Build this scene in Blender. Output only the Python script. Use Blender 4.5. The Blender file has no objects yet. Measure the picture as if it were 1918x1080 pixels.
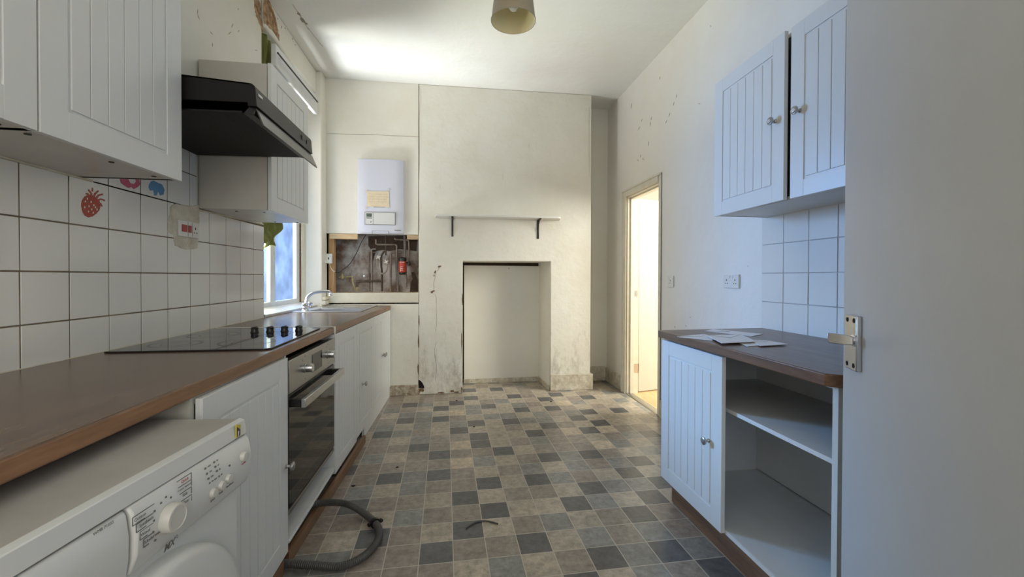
import bpy, bmesh, math, random
from mathutils import Vector, Matrix, Euler
random.seed(7)
S = bpy.context.scene
C = S.collection
PI = math.pi

# ------------------------------------------------------------------ camera, world, lights, exposure
EYE = 1.18
F, YAW, PITCH, ROLL, CY = 784.0, .135, .010, .003, 527.0
def cam_axes():
    c, s = math.cos(YAW), math.sin(YAW)
    right = Vector((c, -s, 0)); fwd = Vector((s, c, 0)); up = Vector((0, 0, 1))
    c, s = math.cos(PITCH), math.sin(PITCH)
    f2 = c*fwd - s*up; u2 = s*fwd + c*up
    c, s = math.cos(ROLL), math.sin(ROLL)
    return c*right + s*u2, c*u2 - s*right, f2
RV, UV, FV = cam_axes()
cd = bpy.data.cameras.new('camera'); cam = bpy.data.objects.new('camera', cd); C.objects.link(cam)
cd.sensor_fit = 'HORIZONTAL'; cd.sensor_width = 36; cd.lens = F/1918*36
cd.shift_y = -(540-CY)/1918
cd.clip_start = .02
m = Matrix((RV, UV, -FV)).transposed().to_4x4(); m.translation = (0, 0, EYE)
cam.matrix_world = m
S.camera = cam
S.view_settings.view_transform = 'Standard'; S.view_settings.look = 'None'
S.view_settings.gamma = 1; S.view_settings.use_curve_mapping = False
S.view_settings.exposure = 0.16

W = bpy.data.worlds.new('world'); S.world = W; W.use_nodes = True
W.node_tree.nodes['Background'].inputs[0].default_value = (.50, .66, .86, 1)
W.node_tree.nodes['Background'].inputs[1].default_value = 1.12

def area(name, loc, aim, sx, sy, power, col, spread=PI):
    l = bpy.data.lights.new(name, 'AREA'); l.shape = 'RECTANGLE'; l.size = sx; l.size_y = sy
    l.energy = power; l.color = col; l.spread = spread
    o = bpy.data.objects.new(name, l); C.objects.link(o); o.location = loc
    o.rotation_euler = (Vector(aim)-Vector(loc)).to_track_quat('-Z', 'Y').to_euler()
    return o
# daylight outside the kitchen window, daylight in the hall, and two added fills
area('window_daylight', (-2.9, 4.7, 1.95), (1.3, 1.8, .7), 1.1, 1.1, 125, (.25, .58, 1.0), 1.35)
area('window_fill', (-1.75, 3.5, 1.9), (0, 3.4, 1.6), 1.0, 1.9, 52, (1.0, .76, .46))  # wide warm fill added just outside the panes, tint fitted; no wall stands there
area('ground_bounce_daylight', (-2.4, 3.6, .3), (.5, 3.0, 3.1), .7, .7, 116, (1.0, .97, .80), 1.6)
area('hall_daylight', (3.6, 2.9, 2.1), (1.7, 3.9, .8), 1.4, 1.4, 112, (1.0, .98, .90))
area('rear_fill', (.0, -1.3, 1.8), (-.2, 3.5, 1.7), 2.0, 1.6, 28, (1.0, .98, .95))  # unseen soft fill added behind the camera; the rear wall has no window

def ray(u, v):
    return RV*((u-959)/F) - UV*((v-CY)/F) + FV
def at(u, v, X=None, Y=None, Z=None):
    d = ray(u, v)
    t = X/d.x if X is not None else (Y/d.y if Y is not None else (Z-EYE)/d.z)
    p = d*t; p.z += EYE
    return p

# ------------------------------------------------------------------ materials
def mat(name, col=(.8, .8, .8), rough=.5, metal=0, spec=.5, noise=0, nscale=8, stretch=(1, 1, 1), col2=None, bump=0, bscale=60, coat=0, trans=0, emit=None, detail=5):
    m = bpy.data.materials.new(name); m.use_nodes = True
    nt = m.node_tree; b = nt.nodes['Principled BSDF']
    b.inputs['Base Color'].default_value = (*col, 1); b.inputs['Roughness'].default_value = rough
    b.inputs['Metallic'].default_value = metal; b.inputs['Specular IOR Level'].default_value = spec
    b.inputs['Coat Weight'].default_value = coat; b.inputs['Transmission Weight'].default_value = trans
    tc = nt.nodes.new('ShaderNodeTexCoord'); mp = nt.nodes.new('ShaderNodeMapping')
    mp.inputs['Scale'].default_value = stretch
    nt.links.new(tc.outputs['Object'], mp.inputs['Vector'])
    if col2 is not None:
        n = nt.nodes.new('ShaderNodeTexNoise'); n.inputs['Scale'].default_value = nscale; n.inputs['Detail'].default_value = detail
        n.inputs['Roughness'].default_value = .62
        nt.links.new(mp.outputs[0], n.inputs['Vector'])
        r = nt.nodes.new('ShaderNodeValToRGB'); r.color_ramp.elements[0].position = .5-noise; r.color_ramp.elements[1].position = .5+noise
        r.color_ramp.elements[0].color = (*col, 1); r.color_ramp.elements[1].color = (*col2, 1)
        nt.links.new(n.outputs['Fac'], r.inputs['Fac']); nt.links.new(r.outputs[0], b.inputs['Base Color'])
    if bump:
        n2 = nt.nodes.new('ShaderNodeTexNoise'); n2.inputs['Scale'].default_value = bscale; n2.inputs['Detail'].default_value = 4
        nt.links.new(mp.outputs[0], n2.inputs['Vector'])
        bp = nt.nodes.new('ShaderNodeBump'); bp.inputs['Strength'].default_value = bump; bp.inputs['Distance'].default_value = .01
        nt.links.new(n2.outputs['Fac'], bp.inputs['Height']); nt.links.new(bp.outputs[0], b.inputs['Normal'])
    if emit:
        b.inputs['Emission Color'].default_value = (*emit[:3], 1); b.inputs['Emission Strength'].default_value = emit[3]
    return m

def wall_mat(name, base, stain, dirt_lo=False, speck=.5):
    """old emulsion on lumpy plaster: broad yellowing, small scuffs, trowel bumps"""
    m = bpy.data.materials.new(name); m.use_nodes = True; nt = m.node_tree; L = nt.links; N = nt.nodes
    b = N['Principled BSDF']; b.inputs['Roughness'].default_value = .55; b.inputs['Specular IOR Level'].default_value = .35
    tc = N.new('ShaderNodeTexCoord')
    n1 = N.new('ShaderNodeTexNoise'); n1.inputs['Scale'].default_value = 1.6; n1.inputs['Detail'].default_value = 7; n1.inputs['Roughness'].default_value = .6
    r1 = N.new('ShaderNodeValToRGB'); r1.color_ramp.elements[0].position = .42; r1.color_ramp.elements[1].position = .75
    r1.color_ramp.elements[0].color = (*base, 1); r1.color_ramp.elements[1].color = (*stain, 1)
    L.new(tc.outputs['Object'], n1.inputs['Vector']); L.new(n1.outputs['Fac'], r1.inputs['Fac'])
    # scuffs: thresholded fine noise
    n2 = N.new('ShaderNodeTexNoise'); n2.inputs['Scale'].default_value = 17; n2.inputs['Detail'].default_value = 9; n2.inputs['Roughness'].default_value = .75
    mp = N.new('ShaderNodeMapping'); mp.inputs['Scale'].default_value = (1, 1, .35); L.new(tc.outputs['Object'], mp.inputs['Vector']); L.new(mp.outputs[0], n2.inputs['Vector'])
    r2 = N.new('ShaderNodeValToRGB'); r2.color_ramp.elements[0].position = .70; r2.color_ramp.elements[1].position = .76
    L.new(n2.outputs['Fac'], r2.inputs['Fac'])
    mx = N.new('ShaderNodeMixRGB'); mx.inputs[2].default_value = (.25, .19, .12, 1)
    k = N.new('ShaderNodeMath'); k.operation = 'MULTIPLY'; k.inputs[1].default_value = speck
    L.new(r2.outputs[0], k.inputs[0]); L.new(k.outputs[0], mx.inputs[0]); L.new(r1.outputs[0], mx.inputs[1])
    last = mx.outputs[0]
    if dirt_lo:   # grime and damp that rises from the floor (a stain with its own shape)
        sp = N.new('ShaderNodeSeparateXYZ'); L.new(tc.outputs['Object'], sp.inputs[0])
        mr = N.new('ShaderNodeMapRange'); mr.inputs[1].default_value = 0.0; mr.inputs[2].default_value = .75; mr.inputs[3].default_value = 1; mr.inputs[4].default_value = 0
        L.new(sp.outputs[2], mr.inputs[0])
        n3 = N.new('ShaderNodeTexNoise'); n3.inputs['Scale'].default_value = 9; n3.inputs['Detail'].default_value = 10; n3.inputs['Roughness'].default_value = .8
        mp3 = N.new('ShaderNodeMapping'); mp3.inputs['Scale'].default_value = (1, 1, .4); L.new(tc.outputs['Object'], mp3.inputs['Vector']); L.new(mp3.outputs[0], n3.inputs['Vector'])
        a = N.new('ShaderNodeMath'); a.operation = 'MULTIPLY_ADD'; a.inputs[1].default_value = .22; L.new(mr.outputs[0], a.inputs[0]); L.new(n3.outputs['Fac'], a.inputs[2])
        r3 = N.new('ShaderNodeValToRGB'); r3.color_ramp.elements[0].position = .62; r3.color_ramp.elements[1].position = .80
        L.new(a.outputs[0], r3.inputs['Fac'])
        k3 = N.new('ShaderNodeMath'); k3.operation = 'MULTIPLY'; k3.inputs[1].default_value = .6; L.new(r3.outputs[0], k3.inputs[0])
        m3 = N.new('ShaderNodeMixRGB'); m3.inputs[2].default_value = (.33, .28, .21, 1)
        L.new(k3.outputs[0], m3.inputs[0]); L.new(last, m3.inputs[1]); last = m3.outputs[0]
    L.new(last, b.inputs['Base Color'])
    nb = N.new('ShaderNodeTexNoise'); nb.inputs['Scale'].default_value = 7; nb.inputs['Detail'].default_value = 8; nb.inputs['Roughness'].default_value = .6
    L.new(tc.outputs['Object'], nb.inputs['Vector'])
    bu = N.new('ShaderNodeBump'); bu.inputs['Strength'].default_value = .35; bu.inputs['Distance'].default_value = .02
    L.new(nb.outputs['Fac'], bu.inputs['Height']); L.new(bu.outputs[0], b.inputs['Normal'])
    return m

def wood_mat(name, c1, c2, c3, axis='Y', rough=.35, scale=1.0):
    m = bpy.data.materials.new(name); m.use_nodes = True; nt = m.node_tree; L = nt.links; N = nt.nodes
    b = N['Principled BSDF']; b.inputs['Roughness'].default_value = rough
    tc = N.new('ShaderNodeTexCoord'); mp = N.new('ShaderNodeMapping')
    st = {'Y': (14, 1.3, 14), 'X': (1.3, 14, 14), 'Z': (14, 14, 1.3)}[axis]
    mp.inputs['Scale'].default_value = tuple(s*scale for s in st)
    L.new(tc.outputs['Object'], mp.inputs['Vector'])
    n = N.new('ShaderNodeTexNoise'); n.inputs['Scale'].default_value = 1.6; n.inputs['Detail'].default_value = 8; n.inputs['Roughness'].default_value = .65; n.inputs['Distortion'].default_value = .6
    L.new(mp.outputs[0], n.inputs['Vector'])
    r = N.new('ShaderNodeValToRGB'); e = r.color_ramp.elements
    e[0].position = .3; e[0].color = (*c1, 1); e[1].position = .72; e[1].color = (*c3, 1)
    x = r.color_ramp.elements.new(.5); x.color = (*c2, 1)
    L.new(n.outputs['Fac'], r.inputs['Fac'])
    n2 = N.new('ShaderNodeTexNoise'); n2.inputs['Scale'].default_value = 9; n2.inputs['Detail'].default_value = 6; L.new(mp.outputs[0], n2.inputs['Vector'])
    mx = N.new('ShaderNodeMixRGB'); mx.blend_type = 'OVERLAY'; mx.inputs[0].default_value = .35
    L.new(r.outputs[0], mx.inputs[1]); L.new(n2.outputs['Fac'], mx.inputs[2])
    L.new(mx.outputs[0], b.inputs['Base Color'])
    return m

M = {}
M['wall'] = wall_mat('cream_wall_paint', (.85, .83, .74), (.80, .76, .64))
M['wall_r'] = wall_mat('white_wall_paint', (.86, .84, .78), (.82, .77, .70))
M['wall_dirty'] = wall_mat('stained_wall_paint', (.85, .83, .74), (.77, .73, .62), dirt_lo=True, speck=.7)
M['ceil'] = wall_mat('ceiling_paint', (.87, .87, .81), (.83, .81, .74), speck=.25)
M['trim'] = mat('cream_gloss_paint', (.78, .75, .64), .35, col2=(.70, .66, .52), noise=.22, nscale=12, bump=.08, bscale=40)
M['dirty_trim'] = mat('scuffed_skirting_paint', (.72, .68, .56), .5, col2=(.45, .38, .28), noise=.16, nscale=16, bump=.3, bscale=60, detail=9)
M['rot'] = mat('rotten_skirting', (.62, .56, .44), .8, col2=(.26, .18, .11), noise=.16, nscale=24, bump=.8, bscale=50, detail=10)
M['winpaint'] = mat('white_window_paint', (.80, .82, .84), .35, col2=(.72, .72, .68), noise=.2, nscale=14)
M['cab'] = mat('white_foil_door', (.76, .77, .75), .32, spec=.45, bump=.02, bscale=300)
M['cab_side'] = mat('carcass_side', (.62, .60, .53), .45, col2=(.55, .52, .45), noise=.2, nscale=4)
M['carcass'] = mat('white_carcass', (.74, .75, .74), .4, col2=(.68, .68, .66), noise=.2, nscale=5)
M['under'] = mat('cabinet_underside', (.70, .68, .62), .35, col2=(.60, .57, .50), noise=.2, nscale=4)
M['tile'] = mat('white_glazed_tile', (.80, .79, .74), .12, spec=.5, bump=.03, bscale=9)
M['grout'] = mat('brown_grout', (.13, .09, .06), .9, col2=(.28, .22, .15), noise=.2, nscale=9)
M['grout_light'] = mat('pale_grout', (.60, .58, .55), .9, col2=(.36, .33, .33), noise=.2, nscale=9)
M['filler'] = mat('rough_filler', (.74, .70, .58), .9, col2=(.58, .53, .40), noise=.14, nscale=14, bump=.8, bscale=45, detail=9)
M['wood'] = wood_mat('walnut_worktop', (.115, .068, .042), (.155, .092, .057), (.195, .120, .076), 'Y', .24)
M['woodedge'] = wood_mat('worktop_edge', (.15, .068, .03), (.24, .115, .052), (.32, .165, .08), 'Y', .35)
M['wood_r'] = wood_mat('walnut_worktop_right', (.10, .058, .036), (.15, .09, .055), (.21, .13, .085), 'Y', .3)
M['woodedge_r'] = wood_mat('worktop_edge_right', (.10, .05, .028), (.17, .088, .048), (.23, .125, .07), 'Y', .35)
M['plinth'] = wood_mat('plinth_wood', (.13, .065, .033), (.20, .105, .052), (.27, .15, .078), 'Y', .45)
M['timber'] = wood_mat('raw_batten', (.42, .24, .10), (.55, .34, .17), (.66, .46, .26), 'Z', .8, .5)
M['timber_x'] = wood_mat('raw_batten_h', (.50, .34, .18), (.66, .50, .30), (.76, .62, .42), 'X', .8, .5)
M['laminate'] = wood_mat('hall_laminate', (.62, .38, .17), (.74, .47, .24), (.80, .54, .29), 'Y', .4)
M['chrome'] = mat('chrome', (.82, .83, .86), .10, 1)
M['steel'] = mat('brushed_steel', (.50, .49, .46), .30, 1, bump=.04, bscale=200, stretch=(1, .05, 20))
M['alu'] = mat('satin_aluminium', (.56, .57, .585), .28, 1)
M['knob'] = mat('pewter_knob', (.50, .49, .48), .32, .85, col2=(.36, .35, .34), noise=.2, nscale=60)
M['sink'] = mat('stainless_sink', (.62, .62, .63), .34, 1)
M['ovensteel'] = mat('oven_steel', (.36, .35, .33), .30, .9, bump=.03, bscale=120, stretch=(1, .04, 20))
M['black'] = mat('black_plastic', (.012, .011, .010), .35)
M['hoodblack'] = mat('hood_black_enamel', (.007, .006, .006), .55, spec=.3)
M['hoodfront'] = mat('hood_front_black', (.020, .017, .016), .4, spec=.35)
M['hoodgrey'] = mat('hood_grille', (.012, .011, .010), .6, spec=.3)
M['visor'] = mat('smoked_visor', (.085, .08, .075), .3)
M['blackglass'] = mat('black_ceramic_glass', (.010, .010, .011), .045, spec=.6)
M['ovenglass'] = mat('oven_glass', (.012, .011, .010), .05, spec=.4)
M['ring'] = mat('hob_ring_print', (.10, .10, .10), .3)
M['white'] = mat('white_plastic', (.78, .77, .72), .35)
M['wm'] = mat('washing_machine_enamel', (.70, .71, .69), .28, spec=.5)
M['wmtop'] = mat('washing_machine_lid', (.52, .50, .47), .45, col2=(.44, .42, .38), noise=.2, nscale=5)
M['wmknob'] = mat('washing_machine_knob', (.62, .61, .56), .32)
M['print'] = mat('dark_print', (.16, .16, .15), .6)
M['redprint'] = mat('red_print', (.45, .06, .07), .6)
M['hole'] = mat('dark_hole', (.008, .006, .005), .9)
M['seam'] = mat('panel_seam', (.05, .05, .04), .8)
M['hose'] = mat('grey_ribbed_hose', (.075, .072, .066), .45)
M['copper'] = mat('tarnished_copper', (.20, .14, .10), .5, .5, col2=(.32, .28, .23), noise=.2, nscale=30)
M['darkpipe'] = mat('dark_pipe', (.05, .038, .03), .5, .3, col2=(.12, .09, .06), noise=.2, nscale=20)
M['greypipe'] = mat('grey_pipe', (.36, .33, .29), .5, .2, col2=(.24, .20, .16), noise=.2, nscale=20)
M['brass'] = mat('painted_brass_valve', (.42, .38, .20), .5, .3, col2=(.24, .19, .12), noise=.2, nscale=40)
M['redfilter'] = mat('red_label', (.62, .055, .03), .4)
M['boiler'] = mat('boiler_enamel', (.64, .66, .74), .28)
M['boilerdark'] = mat('boiler_underside', (.04, .03, .025), .7)
M['panelgrey'] = mat('control_flap', (.66, .67, .64), .35)
M['lcd'] = mat('lcd', (.10, .12, .10), .3)
M['note'] = mat('old_note_paper', (.76, .66, .46), .8, col2=(.68, .58, .40), noise=.2, nscale=30)
M['pencil'] = mat('faded_ink', (.50, .42, .32), .9)
M['paper'] = mat('white_envelope', (.84, .84, .88), .7, col2=(.80, .80, .85), noise=.2, nscale=12)
M['holewall'] = mat('bare_dirty_plaster', (.60, .57, .53), .9, col2=(.22, .15, .11), noise=.10, nscale=5, bump=.8, bscale=22, detail=9)
M['soot'] = mat('sooty_plaster', (.05, .03, .02), .9, col2=(.12, .08, .055), noise=.2, nscale=10)
M['lath'] = mat('broken_plaster', (.55, .38, .22), .9, col2=(.24, .13, .06), noise=.10, nscale=26, bump=.9, bscale=45, detail=10)
M['crack'] = mat('wall_crack', (.28, .17, .09), .9, col2=(.12, .07, .04), noise=.2, nscale=60)
M['scuff'] = mat('wall_scuff', (.34, .29, .22), .9)
M['shade'] = mat('linen_lampshade', (.42, .35, .24), .85, col2=(.48, .41, .29), noise=.2, nscale=220, bump=.3, bscale=400)
M['shade_in'] = mat('lampshade_lining', (.80, .70, .42), .7)
M['bulb'] = mat('bulb_glass', (.75, .74, .70), .08, spec=.8)
M['curtain'] = mat('green_curtain', (.15, .165, .04), .85, col2=(.25, .265, .075), noise=.2, nscale=9, stretch=(3, 3, .5))
M['doorleaf'] = mat('grey_white_door_paint', (.61, .62, .63), .35, col2=(.57, .58, .59), noise=.2, nscale=3, bump=.03, bscale=90)
M['fireboard'] = mat('painted_hardboard', (.88, .86, .77), .5, col2=(.84, .81, .71), noise=.2, nscale=3)
M['hallwall'] = mat('hall_paint', (.56, .545, .46), .6)
M['redrocker'] = mat('red_rocker', (.42, .03, .03), .35)
M['strawberry'] = mat('strawberry_print', (.42, .035, .015), .35, col2=(.36, .03, .012), noise=.2, nscale=50)
M['magenta'] = mat('magenta_print', (.55, .07, .16), .35)
M['blueprint'] = mat('blue_print', (.08, .27, .48), .35)
M['leafprint'] = mat('leaf_print', (.40, .06, .04), .35)
M['yellow'] = mat('yellow_sticker', (.62, .52, .06), .4)
M['purple'] = mat('purple_sticker', (.06, .03, .10), .4)

def glass_mat(name, col, transp, rough):
    m = bpy.data.materials.new(name); m.use_nodes = True; nt = m.node_tree; N = nt.nodes; L = nt.links
    N.remove(N['Principled BSDF']); out = N['Material Output']
    tc = N.new('ShaderNodeTexCoord'); n = N.new('ShaderNodeTexNoise'); n.inputs['Scale'].default_value = 6; n.inputs['Detail'].default_value = 6
    L.new(tc.outputs['Object'], n.inputs['Vector'])
    r = N.new('ShaderNodeValToRGB'); r.color_ramp.elements[0].position = .35; r.color_ramp.elements[1].position = .65
    r.color_ramp.elements[0].color = (*[c*.72 for c in col], 1); r.color_ramp.elements[1].color = (*col, 1)
    L.new(n.outputs['Fac'], r.inputs['Fac'])
    tl = N.new('ShaderNodeBsdfTranslucent'); tl.inputs[0].default_value = (.04, .06, .10, 1)
    tp = N.new('ShaderNodeBsdfTransparent'); L.new(r.outputs[0], tp.inputs[0])
    mx = N.new('ShaderNodeMixShader'); mx.inputs[0].default_value = transp; L.new(tl.outputs[0], mx.inputs[1]); L.new(tp.outputs[0], mx.inputs[2])
    gl = N.new('ShaderNodeBsdfGlossy'); gl.inputs['Roughness'].default_value = rough
    m2 = N.new('ShaderNodeMixShader'); m2.inputs[0].default_value = .06; L.new(mx.outputs[0], m2.inputs[1]); L.new(gl.outputs[0], m2.inputs[2])
    L.new(m2.outputs[0], out.inputs['Surface'])
    return m
M['frost'] = glass_mat('frosted_glass', (.80, .84, .95), .85, .3)
M['clearpane'] = glass_mat('hazy_glass', (.97, 1, 1), .85, .1)

# ------------------------------------------------------------------ mesh helpers
def BM(): return bmesh.new()
def box(bm, a, b, mi=0, M4=None):
    xs = sorted((a[0], b[0])); ys = sorted((a[1], b[1])); zs = sorted((a[2], b[2]))
    v = [bm.verts.new((x, y, z)) for x in xs for y in ys for z in zs]
    for q in ((0, 1, 3, 2), (4, 6, 7, 5), (0, 4, 5, 1), (2, 3, 7, 6), (0, 2, 6, 4), (1, 5, 7, 3)):
        f = bm.faces.new([v[i] for i in q]); f.material_index = mi
    if M4 is not None:
        for w in v: w.co = M4 @ w.co
    return v
def prism(bm, pts, ax, a, b, mi=0):
    """polygon in the plane normal to axis ax (0,1,2), extruded from a to b"""
    def P(p, t):
        q = list(p); q.insert(ax, t); return q
    A = [bm.verts.new(P(p, a)) for p in pts]; B = [bm.verts.new(P(p, b)) for p in pts]
    n = len(pts)
    fs = [bm.faces.new(A), bm.faces.new(B[::-1])]
    for i in range(n): fs.append(bm.faces.new((A[i], B[i], B[(i+1) % n], A[(i+1) % n])))
    for f in fs: f.material_index = mi
def tube(bm, pts, r, seg=10, mi=0, ribs=0, cap=True):
    pts = [Vector(p) for p in pts]
    if len(pts) < 2: return
    rings = []; up = Vector((0, 0, 1)); n = None
    for i, p in enumerate(pts):
        d = (pts[min(i+1, len(pts)-1)] - pts[max(i-1, 0)]).normalized()
        if n is None:
            n = d.cross(up); n = n if n.length > .1 else d.cross(Vector((1, 0, 0)))
            n.normalize()
        else:
            n = (n - d*n.dot(d)).normalized()
        bb = d.cross(n)
        rr = (r[i] if isinstance(r, (list, tuple)) else r)
        if ribs and i % 2: rr *= ribs
        rings.append([bm.verts.new(p + n*rr*math.cos(2*PI*k/seg) + bb*rr*math.sin(2*PI*k/seg)) for k in range(seg)])
    for a, b in zip(rings, rings[1:]):
        for k in range(seg):
            f = bm.faces.new((a[k], a[(k+1) % seg], b[(k+1) % seg], b[k])); f.smooth = True; f.material_index = mi
    if cap:
        bm.faces.new(rings[0][::-1]).material_index = mi; bm.faces.new(rings[-1]).material_index = mi
def smooth_path(pts, n=8):
    """Catmull-Rom through the points"""
    P = [Vector(p) for p in pts]; P = [2*P[0]-P[1]] + P + [2*P[-1]-P[-2]]; out = []
    for i in range(1, len(P)-2):
        for k in range(n):
            t = k/n; a, b, c, d = P[i-1], P[i], P[i+1], P[i+2]
            out.append(.5*((2*b)+(c-a)*t+(2*a-5*b+4*c-d)*t*t+(3*b-a-3*c+d)*t**3))
    out.append(P[-2]); return out
def lathe(bm, prof, origin=(0, 0, 0), axis=(0, 0, 1), seg=24, mi=0, smooth=True):
    """prof: (radius, height) pairs along axis"""
    A = Vector(axis).normalized(); q = Vector((0, 0, 1)).rotation_difference(A); O = Vector(origin); rings = []
    for r, h in prof:
        if r < 1e-6: rings.append([bm.verts.new(O + q @ Vector((0, 0, h)))])
        else: rings.append([bm.verts.new(O + q @ Vector((r*math.cos(2*PI*k/seg), r*math.sin(2*PI*k/seg), h))) for k in range(seg)])
    for a, b in zip(rings, rings[1:]):
        for k in range(seg):
            k2 = (k+1) % seg
            if len(a) == 1 and len(b) == 1: continue
            if len(a) == 1: f = bm.faces.new((a[0], b[k2], b[k]))
            elif len(b) == 1: f = bm.faces.new((a[k], a[k2], b[0]))
            else: f = bm.faces.new((a[k], a[k2], b[k2], b[k]))
            f.smooth = smooth; f.material_index = mi
def obj(name, bm, mats, parent=None, bevel=0, xf=None, segs=2):
    if xf is not None: bmesh.ops.transform(bm, matrix=xf, verts=bm.verts)
    bmesh.ops.recalc_face_normals(bm, faces=bm.faces)
    me = bpy.data.meshes.new(name); bm.to_mesh(me); bm.free()
    me.set_sharp_from_angle(angle=math.radians(38))
    for x in (mats if isinstance(mats, (list, tuple)) else [mats]): me.materials.append(M[x] if isinstance(x, str) else x)
    o = bpy.data.objects.new(name, me); C.objects.link(o)
    if parent is not None:
        o.parent = parent
        w = parent
        mtx = Matrix.Identity(4)
        while w is not None:
            mtx = w.matrix_basis @ mtx; w = w.parent
            if w is None: break
        o.matrix_parent_inverse = full(parent).inverted()
    if bevel:
        b = o.modifiers.new('bevel', 'BEVEL'); b.width = bevel; b.segments = segs; b.limit_method = 'ANGLE'; b.angle_limit = .6
    return o
def full(o):
    m = Matrix.Identity(4)
    while o is not None:
        m = o.matrix_parent_inverse @ o.matrix_basis @ m if o.parent else o.matrix_basis @ m
        o = o.parent
    return m
def tag(o, label, cat, group=None):
    o['label'] = label; o['category'] = cat
    if group: o['group'] = group
    return o
def thing(name, label, cat, loc, group=None):
    o = bpy.data.objects.new(name, None); o.empty_display_size = .1; C.objects.link(o); o.location = loc
    return tag(o, label, cat, group)
def struct(name, bm, m, parent=None, bevel=0):
    o = obj(name, bm, m, parent, bevel)
    if parent is None: o['kind'] = 'structure'
    return o
def boxes(name, bl, m, parent=None, bevel=0, st=False):
    bm = BM()
    for b in bl: box(bm, b[0], b[1], b[2] if len(b) > 2 else 0)
    return struct(name, bm, m, parent, bevel) if st else obj(name, bm, m, parent, bevel)
def text_bm(bm, body, size, xf, mi=0, shear=0, bold=0):
    cu = bpy.data.curves.new('t', 'FONT'); cu.body = body; cu.size = size; cu.align_x = 'CENTER'; cu.align_y = 'CENTER'
    cu.extrude = .0002; cu.shear = shear; cu.offset = bold; cu.resolution_u = 3
    o = bpy.data.objects.new('t', cu); C.objects.link(o)
    dg = bpy.context.evaluated_depsgraph_get(); dg.update()
    me = bpy.data.meshes.new_from_object(o.evaluated_get(dg))
    me.transform(xf); n0 = len(bm.faces); bm.from_mesh(me); bm.faces.ensure_lookup_table()
    for f in bm.faces[n0:]: f.material_index = mi
    bpy.data.objects.remove(o); bpy.data.curves.remove(cu); bpy.data.meshes.remove(me)
def blob(bm, pts3, nrm, th=.0015, mi=0):
    """thin irregular patch on a surface: outline given as 3D points"""
    n = Vector(nrm)*th; A = [bm.verts.new(Vector(p)) for p in pts3]; B = [bm.verts.new(Vector(p)+n) for p in pts3]
    f = bm.faces.new(B); f.material_index = mi
    for i in range(len(A)):
        f = bm.faces.new((A[i], A[(i+1) % len(A)], B[(i+1) % len(B)], B[i])); f.material_index = mi
def jag(pts, amp=1.2, n=4, seed=1):
    rn = random.Random(seed); out = []
    for a, b in zip(pts, pts[1:]+pts[:1]):
        for k in range(n):
            t = k/n; out.append((a[0]+(b[0]-a[0])*t+rn.uniform(-amp, amp), a[1]+(b[1]-a[1])*t+rn.uniform(-amp, amp)))
    return out
def rough_outline(cx, cy, rx, ry, n=18, j=.25, seed=0, rot=0):
    rn = random.Random(seed); out = []
    for k in range(n):
        a = 2*PI*k/n; r = 1 + rn.uniform(-j, j)
        x, y = rx*r*math.cos(a), ry*r*math.sin(a)
        out.append((cx + x*math.cos(rot)-y*math.sin(rot), cy + x*math.sin(rot)+y*math.cos(rot)))
    return out

def split(o):
    """give every loose piece of a repeated part its own object"""
    me = o.data; bm = bmesh.new(); bm.from_mesh(me); seen = set(); comps = []
    for v in bm.verts:
        if v.index in seen: continue
        st = [v]; seen.add(v.index); c = []
        while st:
            w = st.pop(); c.append(w.index)
            for e in w.link_edges:
                x = e.other_vert(w)
                if x.index not in seen: seen.add(x.index); st.append(x)
        comps.append(set(c))
    bm.free()
    if len(comps) < 2: return o
    for k, c in enumerate(comps):
        b2 = bmesh.new(); b2.from_mesh(me); b2.verts.ensure_lookup_table()
        bmesh.ops.delete(b2, geom=[v for v in b2.verts if v.index not in c], context='VERTS')
        m2 = bpy.data.meshes.new(o.name); b2.to_mesh(m2); b2.free()
        for x in me.materials: m2.materials.append(x)
        if k == 0: first = m2; continue
        n = o.copy(); n.data = m2; C.objects.link(n)
    o.data = first
    return o

# local door frame: x = width, front faces -y, z up
def RZ(loc, deg): return Matrix.Translation(loc) @ Matrix.Rotation(math.radians(deg), 4, 'Z')
def door_bm(w, h, t=.018, fr=.066, planks=6, gap=.0034, groove=.010, dep=.0042):
    bm = BM()
    box(bm, (0, dep, 0), (w, t, h))
    box(bm, (0, 0, 0), (fr, dep+.001, h)); box(bm, (w-fr, 0, 0), (w, dep+.001, h))
    box(bm, (fr, 0, 0), (w-fr, dep+.001, fr)); box(bm, (fr, 0, h-fr), (w-fr, dep+.001, h))
    a, b = fr+groove, w-fr-groove
    pw = (b-a-(planks-1)*gap)/planks
    for i in range(planks):
        x = a+i*(pw+gap); box(bm, (x, .0004, fr+groove), (x+pw, dep+.001, h-fr-groove))
    return bm
KNOB = [(0, 0), (.009, 0), (.009, .003), (.0055, .007), (.005, .016), (.011, .019), (.0165, .022), (.0175, .026), (.0165, .029), (.013, .0305), (.012, .0295), (.0105, .0305), (.009, .0325), (0, .033)]
def add_knob(parent, pos, axis):
    bm = BM(); lathe(bm, KNOB, pos, axis, 24)
    return obj('knob', bm, 'knob', parent)
def cab_door(parent, w, h, xf, planks=6, knob=None, fr=.066, name='door'):
    d = obj(name, door_bm(w, h, planks=planks, fr=fr), 'cab', parent, .0012, xf=xf)
    if knob:
        add_knob(d, xf @ Vector((knob[0], 0, knob[1])), xf.to_3x3() @ Vector((0, -1, 0)))
    return d

# ------------------------------------------------------------------ room shell
XL, XR, YB, ZC = -1.296, 1.73, 4.27, 3.10
YREAR = -1.4
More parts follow.
